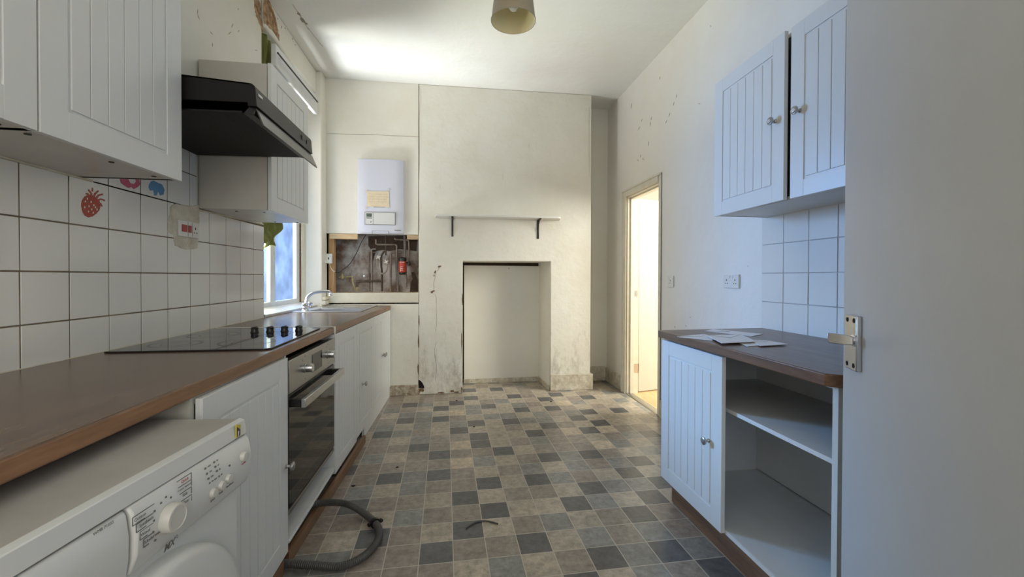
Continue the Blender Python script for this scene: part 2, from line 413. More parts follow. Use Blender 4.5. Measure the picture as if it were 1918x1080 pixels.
# floor: sheet vinyl printed as square flags; each flag one face with its own tone
FA, FS, FX, FY = .0228, .1423, -.0084, 1.884
ROWS = {-3: 'GGBTBBBTDTGBDGBGBT', -2: 'BGBBBTGTBDGDGBGTBB', -1: 'GGBBDBBDTGBGBGBTGB', 0: 'BTDBTDTBGTBDBGBTGB', 1: 'BBTGBBDTTDGTDTBGTB',
        2: 'BDBBTDTBBTDGGDTBGB', 3: 'BGTGBBDTDGBTDTBGTB', 4: 'BBDGDBTBGTGBGDTBGT', 5: 'DBBBBLGTBDGDBTGBTB', 6: 'BGTBDBBDTBBBLGTGBT',
        7: 'BBBDBLDTBGBBTBGDTB', 8: 'TBTGBBDTTDBLDLBBTG', 9: 'TDGBTDTTBTDBTDTTBT', 10: 'BGTGTGDTDGGTDTTTTB', 11: 'BBDGDBTGGTGBGDTDTG',
        12: 'BTGGTLGTTDTDBTBTTG', 13: 'BGBTDTGDTGBTLGTTGT', 14: 'BBDGTDTBGTTDTBDTTG', 15: 'BBTBBBDTTDBTDTBTGB', 16: 'BBTBBTTTTTBTBGTBTG',
        17: 'BGTBTBDTDTBBTDTBTG', 18: 'BTBTGBTBTBGTBTBTBD', 19: 'BGTBTBGTBTBGTBGTBT', 20: 'TBGTBTBGTBTBGTBTBG', 21: 'BTBGTBTDTBTBGTBTBT'}
PAL = {'D': (.104, .105, .107), 'G': (.245, .240, .222), 'B': (.290, .243, .202), 'T': (.42, .362, .282), 'L': (.56, .46, .33)}
def floor_material():
    m = bpy.data.materials.new('vinyl_flagstones'); m.use_nodes = True; nt = m.node_tree; N = nt.nodes; L = nt.links
    b = N['Principled BSDF']; b.inputs['Roughness'].default_value = .30; b.inputs['Specular IOR Level'].default_value = .6
    at_ = N.new('ShaderNodeAttribute'); at_.attribute_name = 'tone'
    tc = N.new('ShaderNodeTexCoord')
    n = N.new('ShaderNodeTexNoise'); n.inputs['Scale'].default_value = 26; n.inputs['Detail'].default_value = 10; n.inputs['Roughness'].default_value = .75
    L.new(tc.outputs['Object'], n.inputs['Vector'])
    mr = N.new('ShaderNodeMapRange'); mr.inputs[1].default_value = .3; mr.inputs[2].default_value = .7; mr.inputs[3].default_value = .55; mr.inputs[4].default_value = 1.45
    L.new(n.outputs['Fac'], mr.inputs[0])
    n2 = N.new('ShaderNodeTexNoise'); n2.inputs['Scale'].default_value = 5; n2.inputs['Detail'].default_value = 6
    L.new(tc.outputs['Object'], n2.inputs['Vector'])
    mr2 = N.new('ShaderNodeMapRange'); mr2.inputs[1].default_value = .3; mr2.inputs[2].default_value = .7; mr2.inputs[3].default_value = .85; mr2.inputs[4].default_value = 1.15
    L.new(n2.outputs['Fac'], mr2.inputs[0])
    k = N.new('ShaderNodeMath'); k.operation = 'MULTIPLY'; L.new(mr.outputs[0], k.inputs[0]); L.new(mr2.outputs[0], k.inputs[1])
    vm = N.new('ShaderNodeVectorMath'); vm.operation = 'SCALE'; L.new(at_.outputs['Color'], vm.inputs[0]); L.new(k.outputs[0], vm.inputs['Scale'])
    # thin pale joint lines between flags
    sx = N.new('ShaderNodeSeparateXYZ'); L.new(tc.outputs['UV'], sx.inputs[0])
    def line(sock):
        f = N.new('ShaderNodeMath'); f.operation = 'FRACT'; L.new(sock, f.inputs[0])
        p = N.new('ShaderNodeMath'); p.operation = 'PINGPONG'; p.inputs[1].default_value = .5; L.new(sock, p.inputs[0])
        g = N.new('ShaderNodeMath'); g.operation = 'LESS_THAN'; g.inputs[1].default_value = .014; L.new(p.outputs[0], g.inputs[0]); return g.outputs[0]
    mxx = N.new('ShaderNodeMath'); mxx.operation = 'MAXIMUM'; L.new(line(sx.outputs[0]), mxx.inputs[0]); L.new(line(sx.outputs[1]), mxx.inputs[1])
    mx = N.new('ShaderNodeMixRGB'); mx.inputs[2].default_value = (.53, .475, .395, 1); L.new(mxx.outputs[0], mx.inputs[0]); L.new(vm.outputs[0], mx.inputs[1])
    L.new(mx.outputs[0], b.inputs['Base Color'])
    bu = N.new('ShaderNodeBump'); bu.inputs['Strength'].default_value = .12; bu.inputs['Distance'].default_value = .004; L.new(n.outputs['Fac'], bu.inputs['Height']); L.new(bu.outputs[0], b.inputs['Normal'])
    return m
def make_floor():
    bm = BM(); uv = bm.loops.layers.uv.new('UVMap'); cl = bm.loops.layers.float_color.new('tone')
    ca, sa = math.cos(FA), math.sin(FA); rn = random.Random(3)
    hist = {}
    for r in range(-25, 23):
        for c in range(-11, 14):
            s = ROWS.get(r)
            if s and -5 <= c <= 12: k = s[c+5]
            else: k = 'DGBTBTBG'[(c*3+r*5+(c*r) % 3) % 8]
            col = PAL[k]; f_ = rn.uniform(.92, 1.09); vs = []
            for dc, dr in ((0, 0), (1, 0), (1, 1), (0, 1)):
                x, y = (c+dc)*FS, (r+dr)*FS
                vs.append(bm.verts.new((FX+x*ca-y*sa, FY+x*sa+y*ca, 0)))
            f = bm.faces.new(vs)
            for l, (dc, dr) in zip(f.loops, ((0, 0), (1, 0), (1, 1), (0, 1))):
                l[uv].uv = (c+dc+20, r+dr+40); l[cl] = (col[0]*f_, col[1]*f_, col[2]*f_, 1)
    bmesh.ops.remove_doubles(bm, verts=bm.verts, dist=1e-5)
    # trim the sheet to the room outline
    for co, no in (((XR+.06, 0, 0), (1, 0, 0)), ((XL-.05, 0, 0), (-1, 0, 0)), ((0, 4.74, 0), (0, 1, 0)), ((0, YREAR-.05, 0), (0, -1, 0))):
        g = bm.verts[:]+bm.edges[:]+bm.faces[:]
        bmesh.ops.bisect_plane(bm, geom=g, plane_co=co, plane_no=no, clear_outer=True)
    me = bpy.data.meshes.new('floor')
    for f in bm.faces: f.normal_update()
    bmesh.ops.recalc_face_normals(bm, faces=bm.faces)
    for f in bm.faces:
        if f.normal.z < 0: f.normal_flip()
    bm.to_mesh(me); bm.free(); me.materials.append(floor_material())
    o = bpy.data.objects.new('floor', me); C.objects.link(o); o['kind'] = 'structure'
    md = o.modifiers.new('solid', 'SOLIDIFY'); md.thickness = .02; md.offset = -1
    return o
make_floor()
boxes('ceiling', [((XL-.35, YREAR-.1, ZC), (XR+.12, 4.8, ZC+.12))], 'ceil', st=True)

bm = BM()
for pts in ([(548, 8), (556, 20), (563, 30), (570, 42), (578, 55)], [(577, 52), (586, 64), (594, 74), (604, 87)]):
    tube(bm, [p+Vector((0, 0, -.0006)) for p in smooth_path([at(u, v, Z=ZC) for u, v in pts], 5)], .0016, 5)
for k, (u, v, rx, ry, rot) in enumerate(((560, 26, 5, 2, .9), (567, 38, 7, 2.4, .9), (574, 44, 3, 2, .6))):
    blob(bm, [at(a_, b_, Z=ZC) for a_, b_ in rough_outline(u, v, rx, ry, 14, .4, k+40, rot)], (0, 0, -1), .0012)
obj('ceiling_crack', bm, 'scuff', bpy.data.objects['ceiling'])

# left wall: near length, lintel, apron under the sill, far pier (window opening y 3.065-4.13, z .92-2.87)
WY0, WY1, WZ0, WZ1 = 3.065, 4.135, .90, 2.89
XLW = XL-.006
bm = BM()
box(bm, (XLW-.30, YREAR-.1, 0), (XLW, WY0, ZC))
box(bm, (XLW-.19, WY0, WZ1), (XLW+.015, WY1, ZC))
box(bm, (XLW-.19, WY0, 0), (XLW, WY1, WZ0))
box(bm, (XLW-.19, WY1, 0), (-1.24, YB+.5, ZC))
wl = struct('wall_left', bm, 'wall', bevel=.012)
# broken plaster beside and over the window
bm = BM()
def wp(u, v, X=XLW): return at(u, v, X=X)
for poly in ([(476, 0), (484, 0), (488, 14), (487, 30), (492, 42), (491, 60), (486, 46), (480, 30), (476, 14)],
             ):
    blob(bm, [wp(u, v) for u, v in jag(poly, .9)], (1, 0, 0), .002)
pl2 = [(494, 0), (503, 0), (508, 12), (514, 28), (519, 48), (522, 66), (523, 76), (516, 66), (509, 56), (500, 47), (495, 44), (493, 25)]
blob(bm, [at(u, v, X=XLW+.016) for u, v in jag(pl2, .9, 4, 3)], (1, 0, 0), .002)
obj('broken_plaster', bm, 'lath', wl)
bm = BM(); rn = random.Random(5)
for (u, v, l, a) in ((370, 22, 12, 95), (372, 32, 10, 70), (435, 48, 9, 110), (396, 62, 9, 50), (430, 62, 9, 140), (398, 84, 7, 95), (480, 94, 6, 10), (447, 58, 5, 140), (446, 17, 4, 100),
                     (527, 51, 6, 100), (534, 53, 5, 60), (520, 35, 4, 90), (548, 73, 4, 80), (553, 84, 3, 60)):
    d = Vector((math.cos(math.radians(a)), math.sin(math.radians(a))))*l/2; w = Vector((-d.y, d.x)).normalized()*.7
    xx = XLW if u < 493 else XLW+.015
    blob(bm, [at(u+q.x, v+q.y, X=xx) for q in (-d, -d*.3+w, d, d*.2-w)], (1, 0, 0), .0008)
obj('scratch_marks', bm, 'scuff', wl)

# tiled splashback on the left wall
def tiles(name, plane_x, sign, y0, z0, s_y, s_z, iy, jz, ylim, zlim, gm, parent, skip=()):
    bm = BM(); g = .0023; rn = random.Random(11)
    for i in iy:
        for j in jz:
            a, b = y0+i*s_y+g, y0+(i+1)*s_y-g; c, d = z0+j*s_z+g, z0+(j+1)*s_z-g
            a = max(a, ylim[0]); b = min(b, ylim[1])
            zl = zlim(0.5*(a+b)) if callable(zlim) else zlim
            c = max(c, zl[0]); d = min(d, zl[1])
            if b-a < .01 or d-c < .006: continue
            v = box(bm, (plane_x-sign*.005, a, c), (plane_x, b, d))
            t1, t2 = rn.uniform(-.0006, .0006), rn.uniform(-.0006, .0006)
            for w in v:
                if abs(w.co.x-plane_x) < 1e-6: w.co.x += t1*(1 if w.co.y > (a+b)/2 else -1)+t2*(1 if w.co.z > (c+d)/2 else -1)
    return obj(name, bm, 'tile', parent, .0012)
TZ, TS = 1.521, .1635
bm = BM(); box(bm, (XLW-.002, .0, .86), (XL-.002, WY0-.004, 1.535)); box(bm, (XLW-.002, 1.60, 1.5), (XL-.002, 2.32, 1.90))
gl = obj('grout_bed', bm, 'grout', wl)
tl = tiles('wall_tiles', XL, 1, 1.446-TS*9, TZ-TS*4, TS, TS, range(0, 19), range(0, 4), (.02, WY0), (.895, 1.521), 'grout', wl)
tiles('upper_wall_tiles', XL, 1, 1.446, TZ, TS, TS, range(1, 6), range(0, 3), (1.62, 2.318), (1.523, 1.88), 'grout', wl)
# cream sealant beads
bm = BM(); tube(bm, [(XL+.001, .3, 1.523), (XL+.001, 1.0, 1.526), (XL+.001, 1.70, 1.522)], .005, 6); tube(bm, [(XL+.001, 2.33, 1.518), (XL+.001, 3.05, 1.535)], .005, 6)
tube(bm, [(XL+.002, .1, .900), (XL+.002, 1.5, .899), (XL+.002, 3.05, .900)], .003, 6)
obj('sealant_bead', bm, 'filler', wl)
# filler patch round the cooker socket
bm = BM(); pts = [at(u, v, X=XL) for u, v in ((318, 388), (328, 381), (345, 384), (357, 386), (372, 383), (373, 410), (371, 430), (370, 464), (350, 468), (327, 460), (325, 440), (316, 436), (314, 420), (317, 402))]
pts = [at(u, v, X=XL) for u, v in jag([(318, 388), (328, 381), (345, 384), (357, 386), (372, 383), (373, 410), (371, 430), (370, 464), (350, 468), (327, 460), (325, 440), (316, 436), (314, 420), (317, 402)], 1.0, 4, 8)]
blob(bm, pts, (1, 0, 0), .003); obj('filler_patch', bm, 'filler', wl, .001)
# fruit pictures printed on three tiles
def pic_y(u, v): return at(u, v, X=XL)
bm = BM()
body = [(152, 385), (153, 376), (158, 368), (166, 364), (174, 366), (180, 371), (186, 376), (188, 384), (186, 393), (180, 400), (173, 405), (165, 407), (158, 403), (154, 395)]
blob(bm, [pic_y(u, v) for u, v in body], (1, 0, 0), .0010, 0)
for pts in ([(174, 368), (176, 362), (183, 356), (185, 358), (179, 364), (177, 370)], [(178, 370), (183, 364), (192, 362), (193, 365), (185, 367), (181, 373)],
            [(182, 373), (188, 371), (196, 374), (196, 377), (189, 374), (184, 376)], [(183, 377), (189, 380), (192, 386), (190, 387), (187, 382), (182, 379)],
            [(173, 368), (172, 361), (166, 354), (164, 356), (169, 362), (170, 368)], [(170, 366), (164, 361), (160, 361), (161, 364), (166, 367)],
            [(171, 358), (172, 351), (174, 352), (174, 359)]):
    blob(bm, [pic_y(u, v) for u, v in pts], (1, 0, 0), .0011, 1)
for (u, v) in ((159, 377), (163, 372), (170, 378), (166, 386), (175, 384), (158, 388), (171, 392), (178, 388), (181, 392), (165, 396), (174, 398)):
    blob(bm, [pic_y(u+dx, v+dy) for dx, dy in ((-1, -1.6), (1, -1.8), (1.2, 1.5), (-.8, 1.8))], (1, 0, 0), .0014, 2)
obj('strawberry_picture', bm, ['strawberry', 'leafprint', 'tile'], wl)
bm = BM(); blob(bm, [pic_y(u, v) for u, v in ((224, 334), (260, 334), (262, 345), (258, 350), (250, 354), (246, 350), (240, 352), (232, 347), (226, 342))], (1, 0, 0), .001, 0)
blob(bm, [pic_y(u, v) for u, v in ((239, 334), (252, 334), (254, 340), (250, 344), (244, 343))], (1, 0, 0), .0014, 1)
obj('pink_fruit_picture', bm, ['magenta', 'tile'], wl)
bm = BM(); blob(bm, [pic_y(u, v) for u, v in ((283, 339), (288, 338), (295, 342), (303, 345), (308, 355), (306, 364), (300, 366), (296, 358), (293, 366), (289, 366), (287, 356), (281, 357), (278, 351), (279, 345))], (1, 0, 0), .001, 0)
obj('blue_leaf_picture', bm, 'blueprint', wl)

# chimney breast with fireplace opening
FX0, FX1, FZ = .076, .972, 1.345
CX0, CX1 = -.362, 1.42
bm = BM()
prism(bm, [(CX0, 0), (FX0, 0), (FX0, FZ), (FX1+.012, FZ), (FX1+.012, 0), (CX1, 0), (CX1, ZC), (CX0, ZC)], 1, YB, 4.80)
wb = struct('wall_back', bm, 'wall_dirty', bevel=.008)
# splayed right cheek of the recess (right edge leans inwards towards the back)
bm = BM(); v = [(FX1+.013, YB+.01), (FX1+.013, 4.74), (FX1-.03, 4.74)]
prism(bm, v, 2, 0, FZ); obj('recess_cheek', bm, 'wall', wb)
bm = BM()   # rot hole, chips and cracks
def cp(u, v): return at(u, v, Y=YB)
blob(bm, [cp(*q) for q in ((783.5, 711), (787, 712), (791, 716), (794, 722), (795, 727), (784, 726.5))], (0, -1, 0), .001, 0)
obj('rot_hole', bm, 'hole', wb)
bm = BM()
for i, (u, v, rx, ry, rot) in enumerate(((823, 499, 3.2, 1.6, -.4), (815, 509, 1.5, 3, .3), (810, 546, 4, 2, -.5), (813, 516, 1, 2, 0), (790, 730, 6, 4, 0), (782, 733, 4, 5, 0), (766, 735, 5, 2, 0), (740, 737, 4, 1.8, 0), (826, 735, 6, 1.5, 0), (855, 734, 5, 1.6, 0), (847, 732, 4, 2, .2), (865, 729, 1.2, 6, 0), (784, 640, 1, 14, 0), (783, 690, 1.2, 10, 0), (785, 600, .8, 10, 0), (865, 640, .8, 18, 0), (866, 560, .7, 12, 0))):
    blob(bm, [cp(*q) for q in rough_outline(u, v, rx, ry, 14, .35, i, rot)], (0, -1, 0), .0016)
obj('plaster_chips', bm, 'crack', wb)
bm = BM()
for pts in ([(824, 498), (820, 506), (816, 510), (815, 520), (812, 530), (813, 540), (810, 546)], [(812, 548), (817, 556), (817, 580), (818, 600), (816, 620)], [(817, 640), (814, 660), (818, 690), (815, 712)], [(786, 162), (787, 190), (785, 230), (786, 300)], [(786, 300), (784, 360), (786, 430)],
            [(1104, 200), (1103, 260), (1104, 330)]):
    tube(bm, [p+Vector((0, -.0006, 0)) for p in smooth_path([cp(*q) for q in pts], 4)], .0007, 5)
obj('plaster_crack', bm, 'crack', wb)

# left alcove boxing: upper panel round the boiler, board over the worktop, lower panel
HX0, HX1, HZ0, HZ1 = -1.226, -.362, 1.025, 1.602
bm = BM(); box(bm, (-1.243, YB, HZ1), (CX0-.003, YB+.02, ZC)); ub = struct('wall_alcove', bm, 'wall', bevel=.002)
bm = BM(); tube(bm, [p+Vector((0, -.0004, 0)) for p in [cp(612, 250), cp(640, 251), cp(700, 252), cp(735, 254), cp(784, 256)]], .0013, 5)
tube(bm, [p+Vector((0, -.0004, 0)) for p in [cp(784, 162), cp(785, 260), cp(784, 380), cp(784, 438)]], .0011, 5)
obj('board_joint', bm, 'crack', ub)
boxes('trim_1', [((-1.235, YB-.006, .925), (CX0-.002, YB+.014, HZ0))], 'trim', st=True, bevel=.003)
boxes('trim_2', [((-1.24, YB, .10), (CX0-.002, YB+.015, .912))], 'wall', st=True, bevel=.002)
bm = BM(); box(bm, (-.66, YB-.012, 0), (CX0, YB+.015, .105)); struct('baseboard_alcove', bm, 'rot', bevel=.004)
# the void behind: bare plaster back and sides
bm = BM(); box(bm, (-1.5, 4.50, 0), (CX0+.0, 4.60, ZC)); box(bm, (-1.5, YB+.02, .0), (-1.24, 4.6, ZC)); box(bm, (CX0-.001, YB+.02, 0), (CX0+.012, 4.6, ZC)); 
struct('wall_void', bm, 'holewall')
boxes('void_sill', [((-1.24, YB+.015, HZ0-.02), (CX0, 4.50, HZ0-.002))], 'timber_x', wb)
bm = BM(); blob(bm, [at(u, v, Y=4.497) for u, v in ((690, 442), (690, 460), (697, 470), (698, 490), (704, 470), (716, 468), (730, 470), (748, 466), (780, 470), (782, 442))], (0, -1, 0), .003)
blob(bm, [at(u, v, Y=4.494) for u, v in ((770, 510), (776, 508), (780, 518), (782, 530), (783, 546), (768, 546), (769, 530), (773, 522))], (0, -1, 0), .003)
obj('soot_stain', bm, 'soot', wb)
# right alcove
boxes('wall_alcove_right', [((CX1-.02, 4.62, 0), (XR+.12, 4.75, ZC))], 'wall', st=True)
# right wall with the hall doorway (y 3.38-4.05, z 0-2.0)
DY0, DY1, DZ = 3.385, 4.06, 2.0
bm = BM(); box(bm, (XR, .13, 0), (XR+.12, DY0, ZC)); box(bm, (XR, DY1, 0), (XR+.12, 4.75, ZC)); box(bm, (XR, DY0, DZ), (XR+.12, DY1, ZC)); box(bm, (XR, YREAR-.1, 0), (XR+.12, .13, ZC))
wr = struct('wall_right', bm, 'wall_r')
bm = BM()
def rp(u, v): return at(u, v, X=XR)
for (u, v, l, a) in ((1183, 198, 12, 100), (1202, 225, 7, 110), (1197, 240, 9, 118), (1220, 222, 9, 108), (1218, 232, 9, 100), (1215, 269, 10, 98), (1254, 215, 9, 112), (1262, 194, 9, 108), (1267, 180, 9, 105), (1248, 228, 8, 120), (1236, 146, 6, 100), (1310, 194, 6, 0),
                     (1200, 292, 6, 100), (1195, 300, 5, 60), (1205, 298, 6, 40), (1331, 49, 4, 60), (1285, 610, 3, 80), (1401, 498, 3, 30), (1293, 594, 4, 20), (1264, 612, 5, 90)):
    d = Vector((math.cos(math.radians(a)), math.sin(math.radians(a))))*l/2; w = Vector((-d.y, d.x)).normalized()*.6
    blob(bm, [rp(u+q.x, v+q.y) for q in (-d, -d*.3+w, d, d*.2-w)], (-1, 0, 0), .0008)
obj('scratch_marks', bm, 'scuff', wr)
# right tiles
bm = BM(); box(bm, (XR-.001, 1.0, .86), (XR-.006, 2.160, 1.53)); obj('grout_bed', bm, 'grout_light', wr)
tiles('wall_tiles', XR-.009, -1, 2.162-.159*8, 1.207-.159*3, .159, .159, range(0, 8), range(0, 6), (1.0, 2.164), (.898, 1.54), 'grout_light', wr)
# rear shell behind the camera
boxes('wall_rear', [((XL-.3, YREAR-.12, 0), (XR+.12, YREAR, ZC))], 'wall', st=True)
# short return wall on the right that carries the open kitchen door
boxes('wall_near', [((.66, .12, 0), (XR, .24, ZC))], 'wall', st=True)

# skirting
bm = BM(); prism(bm, [(FX1+.012, YB-.022), (CX1+.022, YB-.022), (CX1+.022, 4.62), (CX1+.001, 4.62), (CX1+.001, YB-.001), (FX1+.012, YB-.001)], 2, 0, .165)
struct('baseboard_back', bm, 'dirty_trim', bevel=.004)
boxes('baseboard_alcove_right', [((CX1+.02, 4.598, 0), (XR-.02, 4.62, .165))], 'dirty_trim', st=True, bevel=.005)
boxes('baseboard_right', [((XR-.02, 4.215, 0), (XR, 4.62, .15)), ((XR-.02, 2.13, 0), (XR, 3.335, .15))], 'dirty_trim', st=True, bevel=.005)

# fireplace board: leans slightly and leaves a dark slot at the top
bd = thing('fireplace_board', 'painted cream board closing off the old fireplace opening, with dark slot above', 'board', (.52, 4.68, 0))
bm = BM()
P0 = [(.100, 0.04), (.945, .04), (.985, 1.308), (.098, 1.312)]
prism(bm, [(x, z) for x, z in P0], 1, 4.68, 4.695)
obj('panel', bm, 'fireboard', bd, .001)
bm = BM(); prism(bm, [(.095, 0), (.950, 0), (.950, .052), (.095, .046)], 1, 4.665, 4.68); obj('bottom_strip', bm, 'dirty_trim', bd, .002)
bm = BM()
for x in (.18, .42, .68, .88): lathe(bm, [(0, 0), (.004, 0), (.004, .001), (0, .001)], (x, 4.6645, .024), (0, -1, 0), 10)
lathe(bm, [(0, 0), (.005, 0), (.005, .001), (0, .001)], (.60, 4.6795, 1.28), (0, -1, 0), 10)
split(obj('screw', bm, 'hole', bd))
bm = BM(); a = Vector((.955, 4.665, 0)); b = Vector((.982, YB+.005, 0)); d = (b-a).normalized(); n = Vector((-d.y, d.x, 0))*.012
prism(bm, [(a.x-.0, a.y), (b.x, b.y), (b.x-.014, b.y), (a.x-.014, a.y)], 2, 0, .05)
obj('side_strip', bm, 'dirty_trim', bd, .002)
boxes('trim_3', [((FX0-.02, 4.72, 0), (FX1+.02, 4.75, FZ+.05))], 'soot', st=True)

# architrave, lining and stop of the hall doorway
bm = BM()
for (a, b) in (((XR-.018, DY1, 0), (XR, DY1+.085, DZ+.07)), ((XR-.009, DY0-.045, 0), (XR, DY0, DZ+.07)), ((XR-.018, DY0, DZ), (XR, DY1, DZ+.07))): box(bm, a, b)
for (a, b) in (((XR-.026, DY1+.065, 0), (XR, DY1+.085, DZ+.07)), ((XR-.012, DY0-.045, 0), (XR, DY0-.028, DZ+.07)), ((XR-.026, DY0-.045, DZ+.052), (XR, DY1+.085, DZ+.07))): box(bm, a, b)
struct('trim_4', bm, 'trim', bevel=.003)
bm = BM(); box(bm, (XR, DY1-.012, 0), (XR+.12, DY1, DZ)); box(bm, (XR, DY0, 0), (XR+.12, DY0+.012, DZ)); box(bm, (XR, DY0, DZ-.012), (XR+.12, DY1, DZ))
box(bm, (XR+.03, DY1-.026, 0), (XR+.07, DY1-.012, DZ-.012)); box(bm, (XR+.03, DY0+.012, 0), (XR+.07, DY0+.026, DZ-.012)); box(bm, (XR+.03, DY0, DZ-.026), (XR+.07, DY1, DZ-.012))
struct('trim_5', bm, 'trim', bevel=.002)
bm = BM(); prism(bm, [(XR-.012, .0), (XR+.002, .008), (XR+.03, .010), (XR+.058, .010), (XR+.066, .0)], 1, DY0+.012, DY1-.012)
# profile is given in x,z
struct('trim_6', bm, 'steel')
# hall beyond
boxes('floor_hall', [((XR+.06, 2.2, -.02), (4.7, 5.6, .001))], 'laminate', st=True)
boxes('wall_hall', [((XR+.12, 5.5, 0), (4.7, 5.6, 2.9)), ((4.6, 2.2, 0), (4.7, 5.6, 2.9)), ((XR+.12, 2.1, 0), (4.7, 2.2, 2.9))], 'hallwall', st=True)
boxes('ceiling_hall', [((XR+.12, 2.1, 2.9), (4.7, 5.6, 3.0))], 'hallwall', st=True)
# hall door leaf, opened away from the kitchen, hinged on the far jamb
d1 = bpy.data.objects.new('door_1', None); C.objects.link(d1); d1.location = (XR+.125, DY1-.0, 0); d1['kind'] = 'structure'
xf = RZ((XR+.135, DY1+.01, 0), 14)
bm = BM(); box(bm, (0, 0, .012), (.70, .035, 1.985)); obj('door_leaf', bm, 'hallwall', d1, .002, xf=xf)
for z in (.26, 1.78):
    bm = BM(); box(bm, (XR+.075, DY1-.014, z-.045), (XR+.118, DY1-.012, z+.045)); lathe(bm, [(0, -.045), (.006, -.045), (.006, .045), (0, .045)], (XR+.124, DY1-.012, z), (0, 0, 1), 12)
    obj('hinge', bm, 'alu', d1)
bm = BM(); box(bm, (XR+.075, DY1-.0145, .99), (XR+.110, DY1-.012, 1.05)); lathe(bm, [(0, 0), (.007, 0), (.007, .004), (0, .004)], (XR+.09, DY1-.014, 1.02), (0, -1, 0), 12); obj('strike_plate', bm, 'alu', d1)

# ------------------------------------------------------------------ window
wn = bpy.data.objects.new('window_1', None); C.objects.link(wn); wn.location = (-1.43, 3.6, .93); wn['kind'] = 'structure'
FXW = -1.41
bm = BM()
for a, b in (((FXW-.032, WY0-.12, .945), (FXW, WY0, 2.87)), ((FXW-.032, 3.985, .945), (FXW, 4.14, 2.87)), ((FXW-.032, WY0, .92), (FXW+.004, 4.0, .985)), ((FXW-.032, WY0, 2.55), (FXW, 4.0, 2.87)), ((FXW-.032, 3.455, .98), (FXW-.004, 3.545, 2.8))): box(bm, a, b)
obj('window_frame', bm, 'winpaint', wn, .004)
boxes('pane', [((FXW-.029, WY0, .985), (FXW-.025, 3.455, 2.78))], 'clearpane', wn)
boxes('pane', [((FXW-.029, 3.545, .985), (FXW-.025, 3.985, 2.78))], 'frost', wn)
bm = BM(); prism(bm, [(FXW-.06, .90), (XL+.012, .90), (XL+.014, .918), (FXW, .950), (FXW-.06, .950)], 1, WY0, WY1)
obj('window_sill', bm, 'winpaint', wn, .003)
bm = BM(); box(bm, (FXW-.0, 4.052, .95), (FXW+.012, 4.062, 2.80)); obj('frame_gap', bm, 'crack', wn)
bm = BM(); box(bm, (FXW-.0, 4.062, .95), (FXW+.02, 4.135, 2.80)); obj('cover_strip', bm, 'trim', wn, .003)
# upstand strip behind the sink and a painted brick-like block in the corner
boxes('trim_7', [((XL-.006, WY0, .885), (XL+.008, WY1+.1, .918))], 'winpaint', st=True, bevel=.003)
boxes('trim_8', [((-1.245, WY1+.0, .916), (-1.21, YB-.008, .955)), ((-1.245, WY1+.01, .96), (-1.213, YB-.008, .99))], 'trim', st=True, bevel=.005)
# batten across the lintel (curtain rail backing)
boxes('trim_9', [((XLW+.014, 3.16, 2.665), (XLW+.05, 4.06, 2.82))], 'winpaint', st=True, bevel=.006)

rod = thing('curtain_rod', 'dark thin curtain rod fixed along the white batten over the window', 'curtain rod', (-1.24, 3.6, 2.745))
bm = BM(); tube(bm, [(-1.225, 3.12, 2.735), (-1.225, 3.955, 2.745)], .006, 10); obj('pole', bm, 'black', rod)
bm = BM(); lathe(bm, [(0, 0), (.009, 0), (.009, .018), (.006, .022), (0, .022)], (-1.225, 3.955, 2.745), (0, 1, 0), 12); obj('end_cap', bm, 'chrome', rod)
bm = BM(); tube(bm, [(-1.255, 3.90, 2.744), (-1.225, 3.90, 2.744)], .004, 8); tube(bm, [(-1.255, 3.2, 2.736), (-1.225, 3.2, 2.736)], .004, 8); split(obj('bracket', bm, 'chrome', rod))

# green curtain bunched at the near side of the window, its foot caught back
bm = BM(); nz, ny = 60, 60; vs = []
EDGE = [(2.90, 3.42), (2.84, 3.45), (2.70, 3.43), (2.0, 3.42), (1.72, 3.45), (1.61, 3.485), (1.54, 3.465), (1.45, 3.395), (1.395, 3.345)]
def edge_y(z):
    for (za, ya), (zb, yb_) in zip(EDGE, EDGE[1:]):
        if z >= zb: return ya+(yb_-ya)*(za-z)/(za-zb)
    return EDGE[-1][1]
for i in range(nz+1):
    t = i/nz; z = 2.88 - t*(2.88-1.395); row = []
    y0, y1 = WY0+.012, edge_y(z)
    for j in range(ny+1):
        s = j/ny; y = y0+(y1-y0)*s
        ph = s*PI*9 + .5*math.sin(z*3)
        gather = max(0, (1.72-z)/.2)
        x = -1.345 + .020*(1-.5*gather)*math.sin(ph) + .012*math.sin(z*9+s*5) + .016*gather*math.sin(s*7-z*40)
        zz = z + .012*gather*math.sin(s*9)
        row.append(bm.verts.new((x, y, zz)))
    vs.append(row)
for i in range(nz):
    for j in range(ny):
        f = bm.faces.new((vs[i][j], vs[i][j+1], vs[i+1][j+1], vs[i+1][j])); f.smooth = True
o = obj('curtain', bm, 'curtain'); md = o.modifiers.new('s', 'SOLIDIFY'); md.thickness = .003
tag(o, 'olive green curtain bunched at the side of the kitchen window', 'curtain')

# ------------------------------------------------------------------ left base run
def cab_thing(label, loc, name='base_cabinet', group='white base cabinets along the left wall'): return thing(name, label, 'cabinet', loc, group)
# near unit between washing machine and oven
c1 = cab_thing('white tongue-and-groove base cabinet between washing machine and oven', (-.98, 1.5, 0))
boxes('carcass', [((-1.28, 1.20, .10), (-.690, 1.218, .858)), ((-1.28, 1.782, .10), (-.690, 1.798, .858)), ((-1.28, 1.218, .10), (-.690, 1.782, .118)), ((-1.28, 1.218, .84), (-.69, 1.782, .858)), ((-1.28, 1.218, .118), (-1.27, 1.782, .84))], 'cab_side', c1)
cab_door(c1, .575, .786, RZ((-.668, 1.215, .068), 90), planks=7, knob=(.555, .355), fr=.075)
